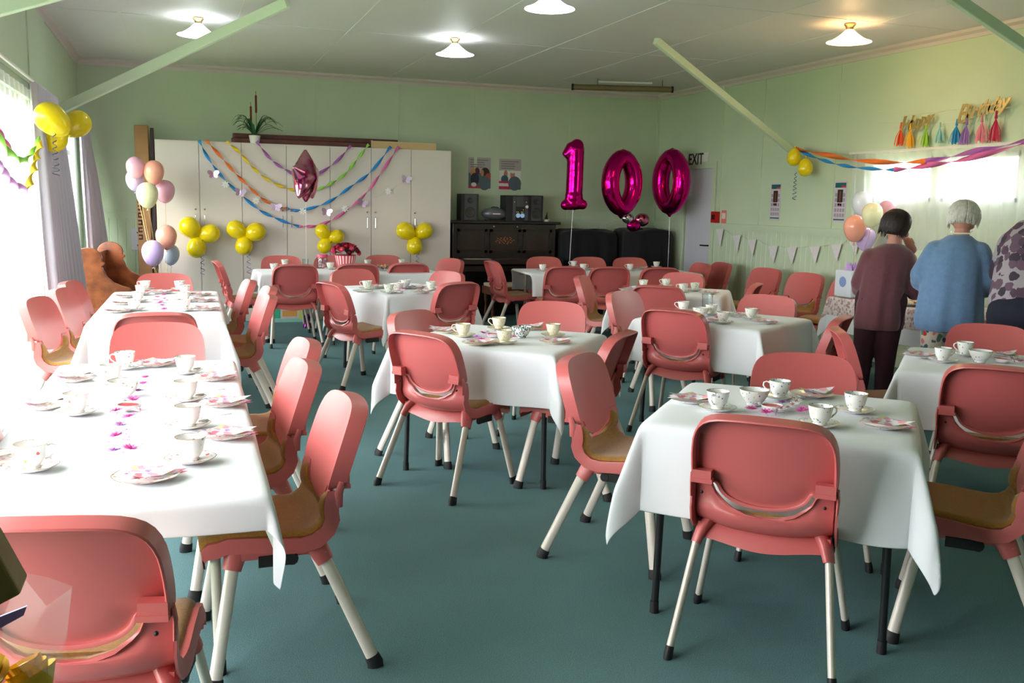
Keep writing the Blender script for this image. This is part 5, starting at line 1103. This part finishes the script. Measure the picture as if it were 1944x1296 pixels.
for k in range(8): a = 2*PI*k/8; MB().ball((.085*math.cos(a), .085*math.sin(a), .085), .024, 10, 8, sc=(1, 1, .7)).build('tomato', m_tom, t)
for k in range(7): a = 2*PI*k/7; MB().ball((.07*math.cos(a), .07*math.sin(a), .222), .024, 10, 8, sc=(1.1, 1, .55)).build('pastry', m_cr, t)
def platter(x, y, r, m, lab, n, zz=.0):
    t = thing('food_platter', lab, 'platter', (x, y, .728)); MB().lathe([(0, 0), (r*.7, 0), (r, .018), (r, .022), (r*.7, .005), (0, .005)], 30).build('plate', CHINA['white'], t); rnd = random.Random(int(x*100+y*10))
    for k in range(n): a = 2.4*k; q = r*.72*math.sqrt(k/n); MB().box((q*math.cos(a), q*math.sin(a), .020), (.045, .035, .022), rz=rnd.uniform(0, 3)).build('piece', m[k % len(m)], t, smooth=False)
platter(5.50, 6.15, .15, [m_cr, mat('sandwich_white', (236, 226, 206), .8)], 'platter of small sandwiches, left on the food table', 14)
platter(5.60, 5.25, .15, [m_tom, mat('icing', (240, 220, 200), .6)], 'platter of red and cream cakes, right on the food table', 12)
g = gy(1610, 572, 6.95); t = thing('gift_bag', 'translucent white gift bag with blue flower and lilac tissue by the food table', 'bag', (5.42, 6.78, .73)); mod(MB().bb(-.06, .06, -.11, .11, 0, .23).build('bag_body', mat('frosted_bag', (222, 226, 232), .5, trans=.2), t, smooth=False), 'BEVEL', width=.012, segments=2)
b = MB(); rnd = random.Random(4)
for k in range(16): a = rnd.uniform(-.09, .09); b.add([(rnd.uniform(-.04, .04), a-.03, .20), (rnd.uniform(-.04, .04), a+.03, .20), (rnd.uniform(-.05, .05), a+rnd.uniform(-.02, .02), .30)], [(0, 1, 2)])
b.build('tissue', mat('lilac_tissue', (196, 160, 220), .8), t, smooth=False); MB().ball((-.062, 0, .13), .045, 12, 8, sc=(.08, 1, 1)).build('printed_flower', mat('blue_print', (120, 140, 190), .6), t)
# ================================================================ people
m_skin = mat('skin', (196, 140, 120), .55, sss=.15)
def limb(b, pts, rs, n=14): 
    b.tube(pts, rs, n); 
    for p, r in zip(pts, rs): b.ball(p, r*.99, 12, 8)
def hand(b, w, d, up, side, curl_=.9, s=1.0):
    """w wrist, d towards the fingers, up = back of the hand, side = +1 thumb to the left"""
    w, d, up = Vector(w), Vector(d).normalized(), Vector(up).normalized(); r = d.cross(up).normalized()*side; up = r.cross(d)*side
    b.ball(tuple(w+d*.045), .040*s, 14, 10, sc=(1, 1, 1), R=Matrix((r*1.0, up*.42, d*1.1)).transposed())
    for i, L in enumerate((.070, .080, .074, .056)):
        p = w+d*.075+r*(-.028+.019*i); pts = [p]; v = d.copy(); q = p.copy()
        for j in range(3):
            an = curl_*(.35+.35*j); v2 = (d*math.cos(an)-up*math.sin(an)); q = q+v2*L*(.42-.08*j); pts.append(q.copy())
        b.tube([tuple(x) for x in pts], [.0088*s, .0085*s, .0078*s, .0065*s], 8)
    q = w+d*.02-r*.03; b.tube([tuple(q), tuple(q+d*.028-r*.018-up*.012), tuple(q+d*.052-r*.018-up*.026)], [.011*s, .010*s, .0085*s], 8)
def head(b, c, fwd, r=.078):
    """skull, jaw, nose, ears, eyes sockets; fwd is where the face looks"""
    c, f = Vector(c), Vector(fwd).normalized(); up = Vector((0, 0, 1)); up = (up-f*up.dot(f)).normalized(); s = f.cross(up)
    R_ = Matrix((s, f, up)).transposed()
    P = lambda x, y, z: tuple(c+s*x+f*y+up*z)
    b.ball(tuple(c), r, 20, 14, sc=(.95, 1.16, 1.22), R=R_); b.ball(P(0, .018, -.055), r*.72, 16, 12, sc=(.92, 1.0, 1.05), R=R_)
    b.ball(P(0, .052, -.095), .022, 10, 8); b.tube([P(0, .082, .005), P(0, .098, -.022), P(0, .092, -.032)], [.008, .012, .010], 8); b.tube([P(-.018, .080, -.058), P(0, .087, -.056), P(.018, .080, -.058)], [.006, .008, .006], 8)
    for q in (-1, 1): b.ball(P(q*.075, -.005, -.015), .020, 10, 8, sc=(.35, .8, 1.3), R=R_); b.ball(P(q*.030, .078, .008), .012, 8, 6); b.ball(P(q*.042, .06, -.03), .026, 10, 8)
    return P
def fuse(name, b, m, parent, vox=.007, sm=6):
    o = b.build(name, m, parent); mod(o, 'REMESH', mode='VOXEL', voxel_size=vox, use_smooth_shade=True); mod(o, 'SMOOTH', factor=.5, iterations=sm); return o
def torso(rings, n=48, fold=.0, ph=0, close=True):
    """rings: (cx, cy, z, rx, ry)"""
    b = MB(); L = []
    for i, (cx, cy, z, rx, ry) in enumerate(rings):
        f = i/(len(rings)-1); r = []
        for k in range(n):
            a = 2*PI*k/n; w_ = 1+fold*(1-f)*(math.sin(a*7+ph)+.6*math.sin(a*12+2*ph)); r.append((cx+rx*math.cos(a)*w_, cy+ry*math.sin(a)*w_, z))
        L.append(r)
    for a, c in zip(L, L[1:]): b.add(a+c, [(i, (i+1) % n, (i+1) % n+n, i+n) for i in range(n)])
    b.add(L[-1], [tuple(range(n))]); b.add(L[0], [tuple(range(n-1, -1, -1))]); return b
def hair_cap(P, rx, ry, rz, m, parent, drop, seed, r0=.078, strands=260, back_only=True, name='hair'):
    b = MB(); rnd = random.Random(seed); b.ball((0, 0, 0), 1, 26, 18); k = len(b.v); vs = []
    for (x, y, z) in b.v:
        zz = z; 
        if zz < 0: zz = zz*drop/rz*.9
        if y > .35 and z < .35: y = .35+(y-.35)*.1      # open at the face
        vs.append(P(x*rx, y*ry-.012, zz*rz+.012))
    b.v = vs; o = fuse(name, b, m, parent, .007, 5)
    c = MB()
    for _ in range(strands):
        a = rnd.uniform(-1.15*PI, .15*PI); ca, sa = math.cos(a), math.sin(a); t0 = rnd.uniform(0, .6)
        pts = []
        for j in range(6):
            th = t0+(PI*.5-t0)*min(1, j/3); rr = 1.015+.01*math.sin(j); zz = math.cos(th)*rz if j < 4 else -drop*(j-3)/2*rnd.uniform(.55, 1.0)
            q = math.sin(th) if j < 4 else 1.0-.05*(j-3); pts.append(P(ca*rx*rr*q, sa*ry*rr*q-.012, zz+.012))
        c.tube(pts, [.0012, .003, .003, .003, .003, .001], 5)
    c.build('hair_strands', m, o)
    return o
def person(label, x, y, rz): return thing('person', label, 'person', (x, y, 0), rz, 'people standing at the food table')
def knit(n, c, bs=160): return mat(n, c, .92, bump=.35, bscale=bs, sheen=.3, noise=.12, nscale=30)
# --- person in maroon
p = person('person in a loose maroon sweater with dark bobbed hair, hand raised to mouth', 4.90, 5.72, math.radians(-41))
b = MB(); sh = 1.165
limb(b, [(-.02, .01, .78), (.0, .02, 1.0), (.01, .03, 1.10)], [.115, .105, .095]); limb(b, [(.03, .055, 1.15), (.045, .075, 1.27)], [.060, .050])
for s, a in ((-1, -.10), (1, .06)): limb(b, [(a-.01, .0, .78), (a-.02, .01, .45), (a-.03, -.02, .10)], [.085, .060, .040]); b.tube([(a-.03, -.05, .04), (a-.03, .02, .035), (a-.03, .11, .025)], [.034, .036, .026], 12)
limb(b, [(.125, .04, sh-.03), (.20, .08, .90), (.178, .17, 1.13)], [.048, .040, .026]); hand(b, (.176, .172, 1.15), (-.35, .0, 1), (.3, -1, .0), 1, .9)
limb(b, [(-.125, .03, sh-.04), (-.17, .06, .90), (-.12, .24, .84)], [.055, .042, .027]); hand(b, (-.118, .245, .84), (.8, .6, 0), (0, -.1, 1), -1, .8)
HP = head(b, (.050, .095, 1.352), (.72, .62, -.38)); fuse('body', b, m_skin, p, .006, 4)
b = torso([(-.03, .0, .60, .168, .140), (-.03, .0, .66, .175, .145), (-.025, .0, .80, .170, .140), (-.01, .01, .95, .162, .130), (0, .02, 1.08, .160, .126), (.01, .035, 1.16, .145, .110), (.02, .045, 1.205, .11, .09), (.03, .055, 1.232, .066, .066)], fold=.05, ph=1)
limb(b, [(.115, .04, 1.13), (.175, .065, .93), (.205, .085, .885), (.195, .13, .97)], [.075, .072, .068, .054]); limb(b, [(-.115, .03, 1.12), (-.175, .05, .93), (-.17, .10, .88), (-.12, .20, .85)], [.075, .070, .066, .052])
fuse('sweater', b, knit('maroon_knit', (104, 58, 64)), p, .011, 6)
b = MB()
for a in (-.10, .06): limb(b, [(a-.0, .0, .82), (a-.015, .01, .48), (a-.025, -.01, .12)], [.105, .078, .058])
fuse('trousers', b, mat('dark_maroon_cloth', (58, 22, 34), .9), p, .010, 6)
for a in (-.13, .03): MB().tube([(a, -.06, .035), (a, .02, .035), (a, .13, .028)], [.038, .042, .032], 14).build('shoe', m_rub, p)
hair_cap(HP, .100, .120, .118, mat('dark_brown_hair', (48, 34, 32), .5, noise=.4, nscale=60), p, .105, 3)
# --- person in blue
p = person('white haired person in a blue cardigan and floral trousers seen from behind', 5.02, 5.18, math.radians(-46))
b = MB()
limb(b, [(-.02, .0, .82), (-.01, .01, 1.05), (.0, .02, 1.16)], [.135, .125, .105]); limb(b, [(.01, .035, 1.22), (.02, .055, 1.34)], [.058, .050])
for a in (-.10, .09): limb(b, [(a, .0, .82), (a, .01, .46), (a, -.02, .10)], [.09, .062, .042]); b.tube([(a, -.05, .04), (a, .02, .035), (a, .11, .025)], [.034, .036, .026], 12)
limb(b, [(-.12, .02, 1.18), (-.21, .03, 1.03), (-.12, .23, 1.02)], [.048, .040, .028]); hand(b, (-.115, .235, 1.02), (.85, .5, .0), (0, -.2, 1), -1, .8)
limb(b, [(.12, .02, 1.18), (.19, .04, 1.0), (.13, .24, .98)], [.048, .040, .028]); hand(b, (.125, .245, .98), (-.85, .5, 0), (0, -.2, 1), 1, .8)
HP = head(b, (.02, .075, 1.425), (.1, .93, -.30)); fuse('body', b, m_skin, p, .006, 4)
b = torso([(-.02, .0, .655, .200, .160), (-.02, .0, .69, .212, .170), (-.02, .0, .72, .222, .180), (-.02, .0, .84, .212, .172), (-.015, .0, .98, .200, .158), (-.01, .01, 1.12, .192, .145), (-.005, .02, 1.21, .172, .125), (0, .03, 1.275, .12, .098), (.005, .035, 1.315, .070, .070)], fold=.045, ph=2)
limb(b, [(-.135, .02, 1.20), (-.215, .02, 1.03), (-.215, .06, .99), (-.14, .20, 1.0)], [.078, .078, .076, .060]); limb(b, [(.135, .02, 1.20), (.195, .03, 1.02), (.19, .08, .96), (.14, .20, .96)], [.078, .074, .072, .058])
fuse('cardigan', b, knit('blue_knit', (104, 136, 172)), p, .011, 6)
b = MB()
for a in (-.10, .07): limb(b, [(a, .0, .76), (a, .01, .48), (a, -.01, .12)], [.095, .083, .070])
fuse('floral_trousers', b, pattern_mat('floral_trouser_cloth', (206, 190, 176), [(190, 40, 50), (70, 90, 120), (90, 120, 110), (210, 120, 110)], 26, .48, .9, .8), p, .010, 6)
for a in (-.10, .09): MB().tube([(a, -.06, .035), (a, .02, .035), (a, .13, .028)], [.038, .042, .032], 14).build('shoe', mat('navy_shoe', (30, 34, 50), .5), p)
hair_cap(HP, .106, .122, .116, mat('silver_white_hair', (228, 222, 212), .5, noise=.25, nscale=50), p, .082, 5)
b = MB(); b.tube([HP(-.065, -.02, -.10), HP(-.06, -.07, -.125), HP(0, -.085, -.13), HP(.06, -.07, -.125), HP(.065, -.02, -.10)], .006, 8); b.build('necklace', mat('pearl_beads', (226, 216, 196), .3), p)
# --- person in patterned blouse, cut by the right edge
p = person('person in a patterned plum and grey blouse bending, cut by the right edge', 5.13, 4.66, math.radians(-58))
b = MB(); limb(b, [(0, -.02, .80), (.0, .06, 1.02), (.02, .14, 1.24)], [.16, .15, .13]); limb(b, [(.02, .22, 1.33), (.02, .31, 1.39)], [.058, .05])
for a in (-.10, .10): limb(b, [(a, -.02, .80), (a, .0, .45), (a, -.02, .10)], [.095, .065, .043]); b.tube([(a, -.05, .04), (a, .02, .035), (a, .11, .025)], [.034, .036, .026], 12)
limb(b, [(-.13, .14, 1.24), (-.22, .24, 1.03), (-.16, .42, .86)], [.058, .044, .028]); hand(b, (-.158, .428, .855), (.2, 1, -.3), (0, .2, 1), -1, .6)
limb(b, [(.14, .14, 1.24), (.23, .24, 1.03), (.18, .42, .86)], [.058, .044, .028]); hand(b, (.178, .428, .855), (-.2, 1, -.3), (0, .2, 1), 1, .6)
HP = head(b, (.02, .39, 1.44), (0, .8, -.55)); fuse('body', b, m_skin, p, .006, 4)
b = torso([(0, -.02, .86, .225, .175), (0, -.01, .90, .232, .185), (0, .02, 1.0, .230, .18), (0, .06, 1.13, .228, .17), (.0, .10, 1.25, .22, .165), (.01, .14, 1.35, .20, .15), (.015, .18, 1.42, .15, .12), (.02, .22, 1.445, .08, .08)], fold=.02, ph=3)
limb(b, [(-.16, .13, 1.27), (-.22, .20, 1.08), (-.21, .28, 1.02)], [.085, .080, .070]); limb(b, [(.17, .13, 1.27), (.23, .20, 1.08), (.22, .28, 1.02)], [.085, .080, .070])
fuse('blouse', b, pattern_mat('plum_floral_blouse', (158, 148, 154), [(84, 60, 76), (100, 76, 92), (60, 50, 62)], 17, .60, .85, .86), p, .011, 6)
b = MB()
b.ball((0, -.05, .84), .19, 18, 12, sc=(1.22, .95, .8))
for a in (-.10, .10): limb(b, [(a, -.03, .82), (a, .0, .48), (a, -.01, .12)], [.14, .095, .065])
fuse('trousers', b, mat('black_navy_cloth', (24, 28, 42), .9), p, .010, 6)
for a in (-.10, .10): MB().tube([(a, -.06, .035), (a, .02, .035), (a, .13, .028)], [.038, .042, .032], 14).build('shoe', m_rub, p)
hair_cap(HP, .10, .12, .115, mat('grey_brown_hair', (120, 106, 96), .5), p, .07, 8)
# ================================================================ foreground bouquet at the bottom left
p = gy(28, 1275, 1.18); SZ = p.z-.105-.725
t = thing('side_table', 'small round side table carrying the yellow bouquet, just below the frame', 'table', (-.40, 1.06, SZ)); MB().lathe([(0, .70), (.27, .70), (.28, .71), (.28, .72), (0, .725)], 40).build('tabletop', m_oak, t)
for k in range(3): a = 2*PI*k/3; MB().tube([(.08*math.cos(a), .08*math.sin(a), .70), (.2*math.cos(a), .2*math.sin(a), -SZ)], .016, 10).build('leg', m_oak, t)
r = thing('bouquet', 'yellow flowers with green leaf in crinkled cellophane at the bottom left corner', 'flowers', (p.x-.135, p.y-.02, p.z-.100))
m_yf = mat('yellow_petal', (232, 176, 30), .6, noise=.3, nscale=40, var=(250, 210, 70)); m_gl = mat('bouquet_leaf', (60, 112, 60), .5); yro = rose_mesh(m_yf, .034)
for k, (dx, dy, dz) in enumerate([(.03, 0, .10), (.10, .01, .105), (.065, -.03, .14), (.125, -.02, .06), (.0, .02, .06), (.15, .03, .085), (.08, .04, .04)]):
    q = Vector((dx, dy, dz)); o = mobj('rose', yro, r, loc=q); o.rotation_euler = (.4*dx*5, -.3, k)
    MB().tube([(dx, dy, dz-.02), (.05, 0, .0)], .003, 5).build('stem', m_gl, r)
b = MB()
for (ax, ay, az, bx, by, bz, w_) in [(.04, .0, .12, .105, .0, .20, .022), (.02, 0, .1, .05, .03, .21, .020), (.1, .02, .08, .0, .03, .17, .02)]:
    P = []; A_, B_ = Vector((ax, ay, az)), Vector((bx, by, bz)); s = (B_-A_).cross(Vector((0, 1, .2))).normalized()
    for k in range(7): f = k/6; P.append([A_.lerp(B_, f)-s*w_*math.sin(PI*f)**.8, A_.lerp(B_, f)+Vector((0, .006, 0)), A_.lerp(B_, f)+s*w_*math.sin(PI*f)**.8])
    b.grid(P)
b.build('leaf', m_gl, r)
m_cello = sheer_mat('cellophane', (255, 244, 244), .16)
o0 = r.location
def sheet(pts, lab=None):
    P = [[gy(x, y, Y)-o0 for x, y, Y in row] for row in pts]; MB().grid(P).build('cellophane', m_cello, r, ang=80)
sheet([[(-30, 1190, 1.20), (20, 1250, 1.18), (60, 1290, 1.16)], [(-10, 1130, 1.26), (60, 1185, 1.22), (125, 1215, 1.19)], [(35, 1085, 1.3), (90, 1095, 1.26), (138, 1112, 1.22)]])
sheet([[(0, 1230, 1.14), (60, 1260, 1.13), (110, 1290, 1.12)], [(10, 1160, 1.18), (62, 1200, 1.2), (128, 1200, 1.16)], [(40, 1090, 1.2), (88, 1150, 1.24), (136, 1116, 1.2)]])
o = MB().add([gy(-60, 1175, 1.1), gy(-10, 1172, 1.1), gy(52, 1148, 1.1), gy(46, 1165, 1.1), gy(0, 1190, 1.1), gy(-60, 1200, 1.1)], [(0, 1, 4, 5), (1, 2, 3, 4)]).build('lilac_ribbon', mat('lilac_satin', (150, 130, 220), .4), None, smooth=False); mod(o, 'SOLIDIFY', thickness=.004); o.parent = r; o.location = -o0
a = gy(-30, 1060, 1.02); q = thing('kraft_gift_box', 'olive brown gift box corner poking in at the left edge above the bouquet', 'box', (0, 0, 0)); pts = [gy(-200, 1075, 1.0), gy(-38, 990, 1.0), gy(40, 1128, 1.0), gy(-120, 1212, 1.0)]
c = sum(pts, Vector())/4; b = MB(); b.add([tuple(v) for v in pts]+[tuple(v+Vector((0, .05, 0))) for v in pts], [(0, 1, 2, 3), (7, 6, 5, 4), (0, 4, 5, 1), (1, 5, 6, 2), (2, 6, 7, 3), (3, 7, 4, 0)]); o = b.build('box_body', mat('olive_brown_card', (150, 124, 74), .6, noise=.2, nscale=20), q, smooth=False); mod(o, 'BEVEL', width=.003, segments=2)
